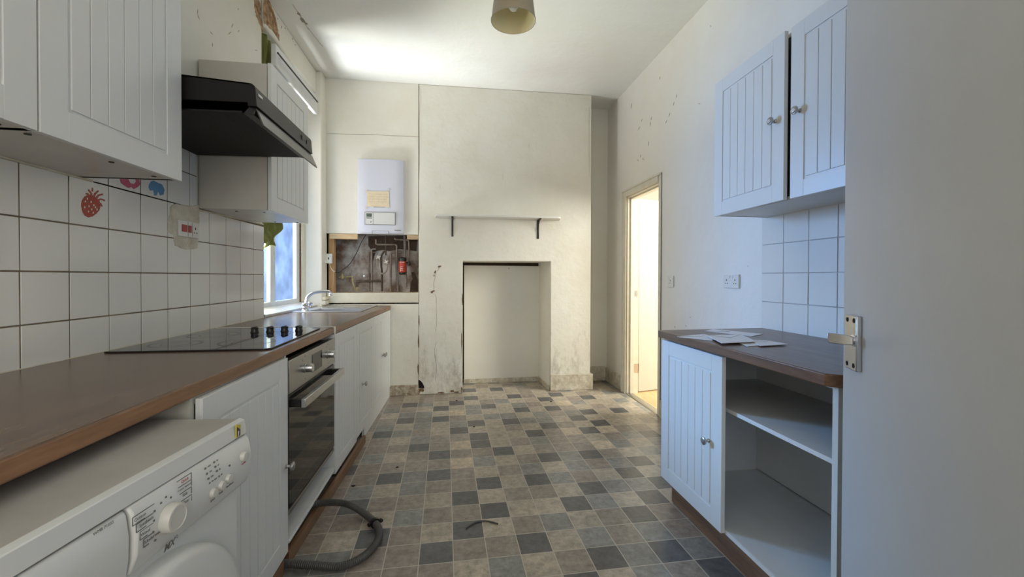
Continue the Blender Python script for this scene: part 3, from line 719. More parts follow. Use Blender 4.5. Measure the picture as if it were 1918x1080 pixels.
# oven housing and oven
OY0, OY1 = 1.80, 2.462
hs = thing('oven_housing', 'white open housing unit carrying the built-in oven', 'cabinet', (-.98, 2.13, 0))
boxes('carcass', [((-1.28, OY0+.001, .10), (-.685, OY0+.016, .858)), ((-1.28, OY1-.016, .10), (-.672, OY1, .858)), ((-1.28, OY0+.017, .10), (-.670, OY1-.017, .116)), ((-1.28, OY0+.017, .185), (-.74, OY1-.017, .198))], 'carcass', hs)
boxes('front_strip', [((-.690, OY0+.002, .094), (-.668, OY1-.002, .104))], 'cab', hs)
ov = thing('built_in_oven', 'stainless steel and black glass built-in oven under the hob', 'oven', (-.98, 2.13, .2))
a, b = OY0+.018, OY1-.018
boxes('body', [((-1.22, a+.01, .2), (-.70, b-.01, .83))], 'black', ov)
boxes('control_panel', [((-.70, a-.012, .700), (-.668, b+.012, .838))], 'ovensteel', ov, .002)
boxes('display', [((-.6685, 2.080, .728), (-.6665, 2.225, .812))], 'ovenglass', ov)
OVK = [(0, 0), (.021, 0), (.021, .004), (.0185, .005), (.0185, .032), (.017, .035), (.014, .0355), (.013, .0345), (0, .0345)]
for y in (1.985, 2.325):
    bm = BM(); lathe(bm, OVK, (-.668, y, .770), (1, 0, 0), 28); obj('knob', bm, 'alu', ov)
bm = BM()
for y, z in ((1.955, .81), (1.985, .823), (1.93, .79), (2.30, .813), (2.325, .823), (2.36, .79), (1.99, .722), (2.33, .722)): box(bm, (-.6679, y-.003, z-.003), (-.6674, y+.003, z+.003))
split(obj('dial_marking', bm, 'print', ov))
dr = boxes('oven_door', [((-.70, a-.012, .225), (-.674, b+.012, .694))], 'black', ov, .002)
boxes('door_glass', [((-.675, a-.010, .232), (-.671, b+.010, .690))], 'ovenglass', dr, .001)
boxes('lower_trim', [((-.695, a-.012, .204), (-.672, b+.012, .222))], 'ovensteel', ov, .001)
# handle: two blocks and a flat bar
bm = BM(); box(bm, (-.672, a+.012, .640), (-.622, a+.040, .672)); box(bm, (-.672, b-.040, .640), (-.622, b-.012, .672)); split(obj('handle_mount', bm, 'black', dr, .002))
boxes('handle', [((-.630, a+.008, .638), (-.612, b-.008, .674))], 'alu', dr, .002)

# cabinets beyond the oven follow a worktop that runs very slightly off square
TH = math.radians(1.15)
def R2(x, y, z):   # local far-run frame: origin at (-.672, 2.465), local x along the run, y out of the wall
    return Vector((-.670 + x*math.sin(TH) + y*math.cos(TH), 2.465 + x*math.cos(TH) - y*math.sin(TH), z))
xf2 = Matrix.Translation((-.670, 2.465, 0)) @ Matrix.Rotation(PI/2-TH, 4, 'Z')   # local x -> along run, -y -> out
def unit(label, s0, s1, doors, zb=.085, zt=.856, name='base_cabinet'):
    c = cab_thing(label, R2((s0+s1)/2, -.3, 0), name, 'white base cabinets along the left wall')
    bm = BM(); xx = xf2
    for q in (((s0+.001, .024, .10), (s0+.016, .60, .856)), ((s1-.016, .024, .10), (s1-.001, .60, .856)), ((s0+.016, .024, .10), (s1-.016, .59, .116)), ((s0+.016, .58, .116), (s1-.016, .59, .856)), ((s0+.016, .024, .84), (s1-.016, .1, .856))): box(bm, *q)
    obj('carcass', bm, 'carcass', c, xf=xx)
    for (d0, d1, kn) in doors:
        cab_door(c, d1-d0, zt-zb, xf2 @ Matrix.Translation((d0, 0, zb)), planks=6, knob=kn, fr=.068)
    return c
unit('white base cabinet immediately beyond the oven with grooved door', .004, .486, [(.006, .484, None)], zb=.064)
unit('narrow white base cabinet with pewter knob, third door from far wall', .488, 1.020, [(.490, 1.018, (.035+.12, .335))], zb=.080)
unit('white double-door sink cabinet standing nearest the far wall', 1.022, 1.795, [(1.024, 1.406, (.352, .385)), (1.409, 1.793, (.030, .385))], zb=.098)
o = obj('plinth', (lambda bm: (box(bm, (.72, .006, 0), (1.79, .022, .094)), bm)[1])(BM()), 'cab', xf=xf2); tag(o, 'white plinth board under the sink cabinet', 'plinth')
bm = BM(); prism(bm, [(-.690, 1.806), (-.671, 1.806), (-.657, 2.20), (-.645, 2.50), (-.630, 3.08), (-.648, 3.08), (-.663, 2.50)], 2, 0, .056)
prism(bm, [(-.690, 1.30), (-.671, 1.30), (-.671, 1.756), (-.690, 1.756)], 2, 0, .056)
o = obj('plinth', bm, 'plinth', bevel=.001); tag(o, 'brown wood-effect plinth under the oven side cabinets', 'plinth')

# worktops
def slab(name, pts, z0, z1, top, edge, bevel=.005):
    bm = BM(); prism(bm, pts, 2, z0, z1)
    bmesh.ops.recalc_face_normals(bm, faces=bm.faces)
    for f in bm.faces: f.material_index = 0 if f.normal.z > .5 else 1
    return obj(name, bm, [top, edge], bevel=bevel, segs=3)
w1 = slab('worktop', [(XL+.001, .05), (-.692, .05), (-.683, .9), (-.678, 1.6), (-.674, 2.458), (XL+.001, 2.458)], .86, .9, 'wood', 'woodedge')
tag(w1, 'long brown wood-effect worktop carrying the hob', 'worktop')
SX0, SX1, SY0, SY1 = -1.262, -.748, 3.47, 4.22
bm = BM()
far = [(XL+.001, 2.464), (-.671, 2.464), (-.634, 4.262), (XL+.001, 4.262)]
# worktop with a hole for the bowl, made from four strips
for poly in ([(XL+.001, 2.464), (-.671, 2.464), (-.6545, SY0+.03), (XL+.001, SY0+.03)], [(XL+.001, SY0+.4), (-.6455, SY0+.4), (-.634, 4.262), (XL+.001, 4.262)],
             [(SX1-.05, SY0+.03), (-.6545, SY0+.03), (-.6455, SY0+.4), (SX1-.05, SY0+.4)], [(XL+.001, SY0+.03), (SX0+.09, SY0+.03), (SX0+.09, SY0+.4), (XL+.001, SY0+.4)]): prism(bm, poly, 2, .86, .9)
bmesh.ops.remove_doubles(bm, verts=bm.verts, dist=1e-5)
dd = [f for f in bm.faces if abs(f.normal.z) < .5]
bmesh.ops.recalc_face_normals(bm, faces=bm.faces)
for f in bm.faces: f.material_index = 0 if f.normal.z > .5 else 1
w2 = obj('worktop', bm, ['wood', 'woodedge']); tag(w2, 'shorter brown wood-effect worktop holding the sink', 'worktop')
bm = BM(); box(bm, (XL+.01, 2.458, .862), (-.668, 2.464, .902)); box(bm, (-.672, 2.456, .852), (-.666, 2.4665, .902)); obj('joint_strip', bm, 'white', w2, .001)

# hob
hob = thing('hob', 'black glass electric hob set into the worktop above the oven', 'hob', (-.98, 2.05, .9))
bm = BM(); prism(bm, [(-1.262, 1.70), (-.72, 1.70), (-.70, 1.72), (-.716, 2.36), (-.736, 2.385), (-1.262, 2.385)], 2, .9005, .9065); obj('glass_top', bm, 'blackglass', hob, .002)
bm = BM()
for (x, y, r) in ((-1.12, 1.86, .09), (-.86, 1.88, .105), (-1.12, 2.13, .105), (-.86, 2.15, .08)):
    for q in (r, r-.006, r*.55):
        seg = 48
        for k in range(seg):
            a0, a1 = 2*PI*k/seg, 2*PI*(k+1)/seg
            vv = [bm.verts.new((x+rr*math.cos(t), y+rr*math.sin(t), .9069)) for rr, t in ((q, a0), (q, a1), (q-.0018, a1), (q-.0018, a0))]
            bm.faces.new(vv)
obj('ring_marking', bm, 'ring', hob)
HK = [(0, 0), (.019, 0), (.0175, .004), (.0155, .010), (.0165, .018), (.017, .022), (.015, .024), (0, .024)]
for u, v in ((477, 622), (506, 621), (533, 620), (560, 619)):
    p = at(u, v, Z=.907); bm = BM(); lathe(bm, HK, p, (0, 0, 1), 24); box(bm, (p.x-.005, p.y-.018, p.z+.018), (p.x+.005, p.y+.018, p.z+.0275)); obj('knob', bm, 'black', hob)

# sink with drainer
sk = thing('kitchen_sink', 'stainless steel sink with ribbed drainer at the far end of worktop', 'sink', (-1.0, 3.9, .9))
bm = BM(); bx0, bx1, by0, by1 = SX0+.10, SX1-.06, SY0+.05, SY0+.38
for q in (((SX0, SY0, .9005), (SX1, by0, .9055)), ((SX0, by0, .9005), (bx0, by1, .9055)), ((bx1, by0, .9005), (SX1, by1, .9055)), ((SX0, by1, .9005), (SX1, SY1, .9055)),
          ((bx0-.004, by0-.004, .74), (bx0, by1+.004, .904)), ((bx1, by0-.004, .74), (bx1+.004, by1+.004, .904)), ((bx0, by0-.004, .74), (bx1, by0, .904)), ((bx0, by1, .74), (bx1, by1+.004, .904)), ((bx0, by0, .74), (bx1, by1, .744))): box(bm, *q)
obj('basin', bm, 'sink', sk, .0015)
bm = BM()
for k in range(9):
    x = SX0+.10+k*.045; tube(bm, [(x, by1+.03, .9058), (x, SY1-.03, .9058)], .004, 6)
obj('drainer_ribs', bm, 'sink', sk)
tap = thing('mixer_tap', 'chrome swan-neck mixer tap rising behind the sink', 'tap', (-1.2, 3.60, .905))
tx, ty = -1.195, 3.56
bm = BM(); lathe(bm, [(0, 0), (.026, 0), (.026, .008), (.020, .014), (.017, .05), (.015, .06), (0, .06)], (tx, ty, .905), seg=20)
for s in (-1, 1): tube(bm, [(tx, ty, .935), (tx+.01, ty+s*.05, .940)], .011, 12)
obj('tap_body', bm, 'chrome', tap)
sp = smooth_path([(tx, ty, .95), (tx+.012, ty+.012, 1.01), (tx+.045, ty+.04, 1.045), (tx+.10, ty+.075, 1.058), (tx+.155, ty+.10, 1.055), (tx+.163, ty+.103, 1.035)], 8)
bm = BM(); tube(bm, sp, .013, 14); lathe(bm, [(0, 0), (.013, 0), (.013, .016), (0, .016)], (tx+.163, ty+.103, 1.022), (0, 0, 1), 16); obj('spout', bm, 'chrome', tap)
for s in (-1, 1):
    bm = BM(); lathe(bm, [(0, 0), (.017, 0), (.018, .008), (.014, .02), (.02, .03), (.021, .042), (.016, .048), (0, .05)], (tx+.008, ty+s*.052, .925), (0.25, s*.15, 1), 16)
    obj('tap_handle', bm, 'chrome', tap)

# ------------------------------------------------------------------ washing machine (stands proud of the run, turned a little)
WXF = Matrix.Translation((-.522-.0995*.6, 1.128-.995*.6, 0)) @ Matrix.Rotation(math.radians(84.3), 4, 'Z')
wm = thing('washing_machine', 'white front-loading washing machine pushed under the worktop', 'washing machine', WXF @ Vector((.3, .28, 0)))
def W_(name, bm, mats, bevel=0, par=wm, segs=2): return obj(name, bm, mats, par, bevel, xf=WXF, segs=segs)
bm = BM(); box(bm, (0, .018, .02), (.6, .55, .786)); W_('body', bm, 'wm', .006)
bm = BM(); box(bm, (.002, .012, .797), (.598, .56, .825)); W_('lid', bm, 'wmtop', .004)
bm = BM(); prism(bm, [(-.004, .788), (.0, .822), (.012, .826), (.014, .826), (.014, .788)], 0, 0, .6); W_('lid_front', bm, 'wm', .003)
# bulged control panel right of the drawer
bm = BM()
prof = [(.02, .662), (-.004, .668), (-.016, .70), (-.018, .74), (-.010, .775), (-.002, .786), (.02, .786)]
prism(bm, prof, 0, .262, .600); W_('control_panel', bm, 'wm', .004)
bm = BM(); prism(bm, [(.02, .655), (-.004, .66), (-.010, .70), (-.011, .74), (-.006, .775), (-.001, .784), (.02, .784)], 0, .004, .258); dw = W_('detergent_drawer', bm, 'wm', .004)
bm = BM(); prism(bm, rough_outline(.155, .672, .055, .014, 24, 0), 1, -.0125, -.005); W_('drawer_grip', bm, 'seam', 0, dw)
bm = BM(); box(bm, (.002, -.0005, .7865), (.598, .010, .7885)); W_('seam', bm, 'seam')
# positions measured on the flat front are carried out to the bulged panel
def FP(x, z, out=.017):
    X = .5817-.0995*x; r = (X-out)/X; Y = .531+.995*x
    return (Y*r-.531)/.995, EYE-(EYE-z)*r
# programme dial
dx, dz = FP(.392, .697, .034)
bm = BM(); lathe(bm, [(0, 0), (.0265, 0), (.027, .003), (.026, .006), (.0253, .015), (.024, .0175), (.0205, .018), (.0195, .0167), (.0, .0167)], (dx, -.0165, dz), (0, -1, 0), 40); W_('programme_dial', bm, 'wmknob')
for x, z in (FP(.487, .696), FP(.515, .698), FP(.540, .702)):
    bm = BM(); lathe(bm, [(0, 0), (.0105, 0), (.0105, .003), (.009, .005), (.0085, .0075), (0, .0085)], (x, -.0165, z), (0, -1, 0), 20); W_('push_button', bm, 'wmknob')
bm = BM(); lathe(bm, [(0, 0), (.0125, 0), (.0125, .006), (.010, .010), (0, .012)], (*(lambda p: (p[0], -.0155, p[1]))(FP(.599, .730)),), (0, -1, 0), 20); W_('power_button', bm, 'wmknob')
# print on the fascia
bm = BM()
def TX(s, size, x, z, mi=0, yy=-.0178, **k):
    x, z = FP(x, z)
    text_bm(bm, s, size, Matrix.Translation((x, yy, z)) @ Matrix.Rotation(PI/2, 4, 'X'), mi, **k)
def frame(x0, z0, x1, z1, sides='LTB', yy=-.0182, mi=0):
    t = .0006; (x0, z0), (x1, z1) = FP(x0, z0), FP(x1, z1)
    if 'L' in sides: box(bm, (x0-t, yy, z0), (x0+t, yy+.001, z1), mi)
    if 'R' in sides: box(bm, (x1-t, yy, z0), (x1+t, yy+.001, z1), mi)
    if 'T' in sides: box(bm, (x0, yy, z1-t), (x1, yy+.001, z1+t), mi)
    if 'B' in sides: box(bm, (x0, yy, z0-t), (x0+.55*(x1-x0) if sides != 'LTRB' else x1, yy+.001, z0+t), mi)
for i, (t_, z) in enumerate(zip(('Cotton', 'Synthetic', 'Wool', 'Underwear'), (.752, .736, .718, .700))):
    x0_ = .279+.0075*i; TX(t_, .0082, x0_+.003+len(t_)*.0021, z); frame(x0_, z-.0072, .325-.001*i, z+.0072)
for i, (t_, z, mi) in enumerate((('Quick', .766, 1), ('Cotton Intensive', .752, 0), ('Soft', .737, 0), ('+Clear', .721, 0))):
    TX(t_, .0080 if len(t_) < 12 else .0056, .402, z, mi); frame(.380+.004*i, z-.0065, .420, z+.0065, 'TR')
for q in ((.326, .745), (.3245, .728), (.3225, .708), (.327, .690), (.341, .752), (.353, .757), (.365, .750)):
    x, z = FP(*q); box(bm, (x-.0016, -.0185, z-.0016), (x+.0016, -.0170, z+.0016))
TX('MX', .017, .366, .655, yy=-.0130, shear=.4, bold=.0005); TX('2', .009, .384, .662, yy=-.0150)
def led(x, z):
    x, z = FP(x, z); box(bm, (x-.0018, -.0188, z-.0018), (x+.0018, -.0165, z+.0018))
for i, (p, q) in enumerate((((.462, .762), (.491, .763)), ((.467, .748), (.495, .751)), ((.472, .735), (.500, .739)), ((.475, .724), (.506, .724)))):
    led(*p); led(*q); TX(('1000', '700', '500', 'No Spin')[i], .0055, p[0]+(.011 if i < 3 else .015), p[1], yy=-.0182); TX(('90', '60', '40', '30')[i], .0055, q[0]+.009, q[1], yy=-.0182)
led(.545, .731)
TX('Speed', .006, .487, .680, yy=-.0165); TX('Temp', .006, .515, .682, yy=-.0165); TX('Start/Pause', .006, .548, .684, yy=-.0165); TX('On/Off', .0055, .600, .712, 1, yy=-.0178)
TX('WMB 71032', .0068, .234, .769, yy=-.0100)
W_('control_marking', bm, ['print', 'redprint'])
# torn sticker over the lid edge
bm = BM(); prism(bm, [(.556, .824), (.573, .818), (.572, .792), (.554, .792)], 1, -.0056, -.0035, 0); prism(bm, [(.558, .817), (.570, .808), (.570, .793), (.558, .793)], 1, -.0062, -.0036, 1); prism(bm, [(.561, .806), (.565, .806), (.563, .794), (.560, .794)], 1, -.0066, -.0038, 2)
W_('torn_sticker', bm, ['yellow', 'purple', 'white'])
# porthole door
dm = Vector((.335, 0, .417))
bm = BM(); lathe(bm, [(.222, -.006), (.222, .018), (.219, .026), (.212, .032), (.204, .034), (.150, .036), (.142, .034), (.136, .022), (.120, .016)], dm+Vector((0, .012, 0)), (0, -1, 0), 64); pd = W_('porthole_door', bm, 'wm')
bm = BM(); lathe(bm, [(.124, .017), (.10, .004), (.06, -.02), (0, -.03)], dm+Vector((0, .012, 0)), (0, -1, 0), 48); W_('porthole_glass', bm, 'ovenglass', 0, pd)
# drain hose looping over the floor
pts = [(-.80, 1.79, .024), (-.72, 1.785, .024), (-.651, 1.779, .024), (-.55, 1.762, .020), (-.447, 1.745, .020), (-.37, 1.80, .020), (-.336, 1.90, .020), (-.352, 1.995, .020), (-.425, 2.10, .022), (-.52, 2.165, .045), (-.60, 2.15, .070), (-.66, 2.12, .083), (-.74, 2.08, .083)]
sp = smooth_path(pts, 26)
hs_ = thing('drain_hose', 'ribbed grey drain hose looping out onto the tiled floor', 'hose', (-.4, 1.95, 0))
bm = BM(); tube(bm, sp, .0165, 14, ribs=.86); obj('ribbed_tube', bm, 'hose', hs_)
cpos = Vector((-.372, 2.035, .021)); k = min(range(len(sp)), key=lambda i: (sp[i]-cpos).length); d = (sp[k+1]-sp[k-1]).normalized()
bm = BM(); lathe(bm, [(.0165, -.008), (.023, -.008), (.023, .008), (.0165, .008)], sp[k], d, 20)
sd = d.cross(Vector((0, 0, 1))).normalized()
for s in (-1, 1): lathe(bm, [(0, -.006), (.008, -.006), (.008, .006), (0, .006)], sp[k]+sd*s*.029+Vector((0, 0, .002)), d, 12)
obj('hose_clip', bm, 'black', hs_)

# ------------------------------------------------------------------ near wall cabinet over the washing machine
UZ0, UZ1 = 1.525, 2.245
uc = thing('wall_cabinet', 'large white grooved wall cabinet nearest the camera, left of the extractor hood', 'cabinet', (-1.14, 1.14, UZ0))
bm = BM()
for q in (((XL+.001, .62, UZ0), (-1.0, 1.66, UZ0+.018)), ((XL+.001, .62, UZ1-.018), (-1.0, 1.66, UZ1)), ((XL+.001, 1.644, UZ0), (-1.0, 1.662, UZ1)), ((XL+.001, .62, UZ0), (-1.0, .638, UZ1)), ((XL+.001, 1.128, UZ0), (-1.0, 1.146, UZ1))): box(bm, *q)
obj('carcass', bm, 'under', uc)
cab_door(uc, .522, .72, RZ((-.980, 1.143, UZ0-.002), 90), planks=6, fr=.075, knob=None)
cab_door(uc, .515, .72, RZ((-.980, .622, UZ0-.002), 90), planks=6, fr=.075)
bm = BM()
for y in (1.10, 1.17, 1.42, 1.60): lathe(bm, [(0, 0), (.007, 0), (.007, .002), (0, .002)], (-1.03, y, UZ0-.0001), (0, 0, -1), 12)
split(obj('screw_cap', bm, 'seam', uc))
# far wall cabinet
fc = thing('wall_cabinet', 'white wall cabinet beyond the hood, its plain grey side facing the camera', 'cabinet', (-1.13, 2.59, 1.53))
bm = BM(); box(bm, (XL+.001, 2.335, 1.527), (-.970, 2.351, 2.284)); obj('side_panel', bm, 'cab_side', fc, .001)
bm = BM(); box(bm, (XL+.001, 2.352, 1.527), (-.972, 2.88, 1.543)); box(bm, (XL+.001, 2.352, 2.268), (-.972, 2.88, 2.284)); box(bm, (XL+.001, 2.865, 1.543), (-.972, 2.88, 2.268)); box(bm, (XL+.001, 2.352, 1.543), (-1.285, 2.865, 2.268)); obj('carcass', bm, 'under', fc)
cab_door(fc, .545, .762, RZ((-.945, 2.325, 1.522), 90), planks=6, fr=.072)
bm = BM()
for x, y in ((-1.15, 2.40), (-1.02, 2.42), (-1.13, 2.83), (-1.0, 2.84)): lathe(bm, [(0, 0), (.006, 0), (.006, .002), (0, .002)], (x, y, 1.5268), (0, 0, -1), 12)
split(obj('screw_cap', bm, 'seam', fc))

# extractor hood
hd = thing('extractor_hood', 'black slimline extractor hood mounted between the two left wall cabinets', 'extractor hood', (-1.0, 2.0, 1.8))
hy0, hy1 = 1.700, 2.325
bm = BM(); prism(bm, [(XL+.001, 1.925), (-1.0, 1.925), (-.765, 1.908), (-.752, 1.900), (-.748, 1.888), (-.744, 1.822), (-.770, 1.822), (-.775, 1.835), (-.99, 1.833), (XL+.001, 1.795)], 1, hy0, hy0+.008)
prism(bm, [(XL+.001, 1.925), (-1.0, 1.925), (-.765, 1.908), (-.752, 1.900), (-.748, 1.888), (-.744, 1.822), (-.770, 1.822), (-.775, 1.835), (-.99, 1.833), (XL+.001, 1.795)], 1, hy1-.008, hy1)
prism(bm, [(XL+.001, 1.917), (-1.0, 1.917), (-.765, 1.900), (-.765, 1.908), (-1.0, 1.925), (XL+.001, 1.925)], 1, hy0, hy1)
obj('casing', bm, 'hoodblack', hd, .002)
bm = BM(); prism(bm, [(-.775, 1.907), (-.760, 1.907), (-.750, 1.897), (-.742, 1.822), (-.775, 1.822)], 1, hy0+.001, hy1-.001); fr_ = obj('front_panel', bm, 'hoodfront', hd, .002)
bm = BM(); box(bm, (-.747, hy0+.02, 1.868), (-.7445, hy0+.055, 1.878)); obj('badge', bm, 'alu', fr_)
bm = BM()
for y in (2.17, 2.185, 2.245): box(bm, (-.746, y, 1.85), (-.7435, y+.010, 1.872))
split(obj('switch', bm, 'black', fr_))
bm = BM(); prism(bm, [(-.752, 1.818), (-.748, 1.818), (-.722, 1.755), (-.727, 1.753)], 1, hy0+.012, hy1+.010); obj('visor', bm, 'visor', hd, .001)
bm = BM(); prism(bm, [(-.775, 1.830), (-.752, 1.819), (-.760, 1.795), (-.80, 1.800)], 1, hy0+.02, hy1-.006); obj('visor_bar', bm, 'black', hd, .002)
bm = BM(); prism(bm, [(XL+.003, 1.792), (-.80, 1.800), (-.80, 1.806), (XL+.003, 1.798)], 1, hy0+.012, hy1-.012)
for k in range(24):
    x = -1.24+k*.0175; tube(bm, [(x, hy0+.03, 1.794+(x+1.29)*.016), (x, hy1-.10, 1.794+(x+1.29)*.016)], .003, 6)
obj('grease_filter', bm, 'hoodgrey', hd)

# ------------------------------------------------------------------ sockets and switches
def plate(name, label, cat, c, n, w, h, t=.009):
    """wall plate centred at c, facing along n (unit x or y axis); returns thing + local matrix (x right, z up, -y out)"""
    ang = {(1, 0): 90, (-1, 0): -90, (0, -1): 0}[(round(n[0]), round(n[1]))]
    xf = RZ(c, ang)
    t_ = thing(name, label, cat, c)
    bm = BM(); box(bm, (-w/2, -t, -h/2), (w/2, 0, h/2)); obj('face_plate', bm, 'white', t_, .002, xf=xf)
    return t_, xf
def pins(t_, xf, xs, t=.009):
    bm = BM()
    for x in xs:
        box(bm, (x-.003, -t-.0006, .002), (x+.003, -t+.001, .013)); box(bm, (x-.013, -t-.0006, -.016), (x-.006, -t+.001, -.011)); box(bm, (x+.006, -t-.0006, -.016), (x+.013, -t+.001, -.011))
    split(obj('pin_hole', bm, 'hole', t_, xf=xf))
c = (at(333, 410, X=XL+.003)+at(368, 447, X=XL+.003))/2
cs, xf = plate('cooker_socket', 'cooker switch with red rockers and socket on a rough filler patch in the tiles', 'socket', c, (1, 0), .150, .078)
pins(cs, xf, (.048,))
bm = BM(); box(bm, (-.058, -.0125, -.016), (-.020, -.009, .018)); obj('rocker', bm, 'redrocker', cs, .002, xf=xf)
bm = BM(); box(bm, (-.008, -.0125, -.016), (.014, -.009, .018)); obj('rocker', bm, 'redrocker', cs, .002, xf=xf)
bm = BM(); box(bm, (-.012, -.0098, -.034), (-.0112, -.009, .034)); box(bm, (.022, -.0098, -.034), (.0228, -.009, .034)); obj('plate_line', bm, 'seam', cs, xf=xf)
c = (at(1356, 513, X=XR)+at(1388, 541, X=XR))/2
ds, xf = plate('double_socket', 'white double plug socket on the right wall above the worktop', 'socket', c, (-1, 0), .148, .086, .011)
pins(ds, xf, (-.040, .040), .011)
bm = BM(); [box(bm, (x-.006, -.0135, .020), (x+.006, -.011, .036)) for x in (-.014, .014)]; split(obj('rocker', bm, 'white', ds, .001, xf=xf))
c = (at(1251, 515, X=XR)+at(1264, 539, X=XR))/2
ss, xf = plate('single_socket', 'small white single socket beside the hall doorway', 'socket', c, (-1, 0), .090, .090, .009)
pins(ss, xf, (0,))
bm = BM(); box(bm, (-.030, -.0115, .015), (-.018, -.009, .032)); obj('rocker', bm, 'white', ss, .001, xf=xf)
c = at(616, 484, Y=YB-.03)
sp_ = thing('fused_spur', 'white fused switch box beside the boiler pipe recess', 'switch', c)
bm = BM(); xfs = RZ((c.x-.002, YB-.001, c.z), 0); box(bm, (-.045, -.036, -.047), (.030, 0, .047)); obj('box', bm, 'white', sp_, .004, xf=xfs)
bm = BM(); box(bm, (-.005, -.0375, -.010), (.005, -.036, .012)); box(bm, (.014, -.0375, .020), (.018, -.036, .026)); split(obj('switch_mark', bm, 'seam', sp_, xf=xfs))
cb = thing('boiler_cable', 'thin cable hanging from the switch box up to the boiler', 'cable', at(640, 509, Y=4.33))
A = [at(617, 492, Y=4.24), at(619, 500, Y=4.262), at(622, 505, Y=4.28), at(627, 509, Y=4.30)]; bm = BM(); tube(bm, smooth_path(A, 6), .0036, 8); obj('white_flex', bm, 'white', cb)
A = [at(627, 509, Y=4.30), at(634, 510.5, Y=4.33), at(642, 505, Y=4.335), at(656, 493, Y=4.34), at(668, 473, Y=4.345), at(676, 455, Y=4.35), at(685, 440, Y=4.35)]; bm = BM(); tube(bm, smooth_path(A, 6), .0034, 8); obj('black_flex', bm, 'black', cb)

# ------------------------------------------------------------------ boiler and the pipe recess
bo = thing('boiler', 'white wall-hung gas boiler boxed into the left alcove', 'boiler', (-.72, 4.3, 1.6))
by = 4.215; bl = at(669, 296, Y=by); br = at(756, 437, Y=by)
bx0, bx1, bz0, bz1 = bl.x, br.x, br.z, bl.z
bm = BM()
N_ = 12; pts = []
for k in range(N_+1):
    t = k/N_; x = bx0+(bx1-bx0)*t; pts.append((x, by + .018*(2*t-1)**4))
pts += [(bx1, YB+.015), (bx0, YB+.015)]
prism(bm, pts, 2, bz0, bz1); obj('front_cover', bm, 'boiler', bo, .006, segs=3)
boxes('chassis', [((bx0+.01, YB+.0, bz0+.008), (bx1-.01, 4.46, bz1-.1))], 'boilerdark', bo)
pa = at(684, 397, Y=by-.001); pb = at(740, 421, Y=by-.001)
fl = boxes('control_flap', [((pa.x, by-.004, pb.z), (pb.x, by+.01, pa.z))], 'panelgrey', bo, .002)
bm = BM(); 
for q in (((pa.x-.002, pb.z-.002), (pb.x+.002, pb.z)), ((pa.x-.002, pa.z), (pb.x+.002, pa.z+.002)), ((pa.x-.002, pb.z), (pa.x, pa.z)), ((pb.x, pb.z), (pb.x+.002, pa.z)), ((pa.x+.075, pb.z), (pa.x+.0765, pa.z))): box(bm, (q[0][0], by-.005, q[0][1]), (q[1][0], by+.004, q[1][1]))
obj('flap_outline', bm, 'seam', fl)
boxes('display', [((pa.x+.012, by-.006, pa.z-.045), (pa.x+.062, by-.003, pa.z-.012))], 'lcd', fl)
bm = BM(); box(bm, (pa.x+.012, by-.0058, pa.z-.060), (pa.x+.062, by-.003, pa.z-.053)); box(bm, (pa.x+.05, by-.0058, pb.z+.02), (pa.x+.058, by-.003, pb.z+.028)); obj('flap_button', bm, 'seam', fl)
q0 = at(697, 432, Y=by); q1 = at(728, 436, Y=by)
bm = BM(); box(bm, (q0.x, by-.0015, q0.z-.001), (q1.x, by+.004, q0.z+.001)); box(bm, (q0.x-.001, by-.0015, q1.z-.02), (q0.x+.001, by+.004, q0.z)); box(bm, (q1.x-.001, by-.0015, q1.z-.02), (q1.x+.001, by+.004, q0.z))
q2 = at(739, 431, Y=by); box(bm, (q2.x, by-.0015, q2.z-.002), (q2.x+.06, by+.006, q2.z+.002)); obj('cover_line', bm, 'seam', bo)
q3 = at(709, 387, Y=by); bm = BM()
for k in range(7): box(bm, (q3.x-.045+k*.015, by-.002, q3.z-.006), (q3.x-.034+k*.015, by+.003, q3.z+.006))
obj('badge', bm, 'lcd', bo)
nt_ = thing('paper_note', 'yellowed handwritten paper note taped to the boiler front', 'note', at(708, 372, Y=by-.004))
n0 = at(687, 357, Y=by-.004); n1 = at(729, 388, Y=by-.004)
bm = BM(); prism(bm, [(n0.x, n0.z-.004), (n1.x-.003, n0.z), (n1.x, n1.z), (n0.x+.002, n1.z+.003)], 1, by-.0035, by-.0020); obj('sheet', bm, 'note', nt_)
bm = BM(); rn = random.Random(4)
for k in range(4):
    z = n0.z-.03-k*.025; x = n0.x+.02
    while x < n1.x-.03:
        l = rn.uniform(.008, .022); box(bm, (x, by-.0042, z-.001), (x+l, by-.0032, z+.002)); x += l+.006
obj('handwriting', bm, 'pencil', nt_)
bm = BM()
for (u, v, r) in ((686, 357, .6), (728, 356, -.4), (686, 389, -.5), (729, 388, .5)):
    p = at(u, v, Y=by-.004); prism(bm, rough_outline(p.x, p.z, .016, .009, 4, 0, 0, r), 1, by-.0050, by-.0036)
split(obj('tape', bm, 'filler', nt_))

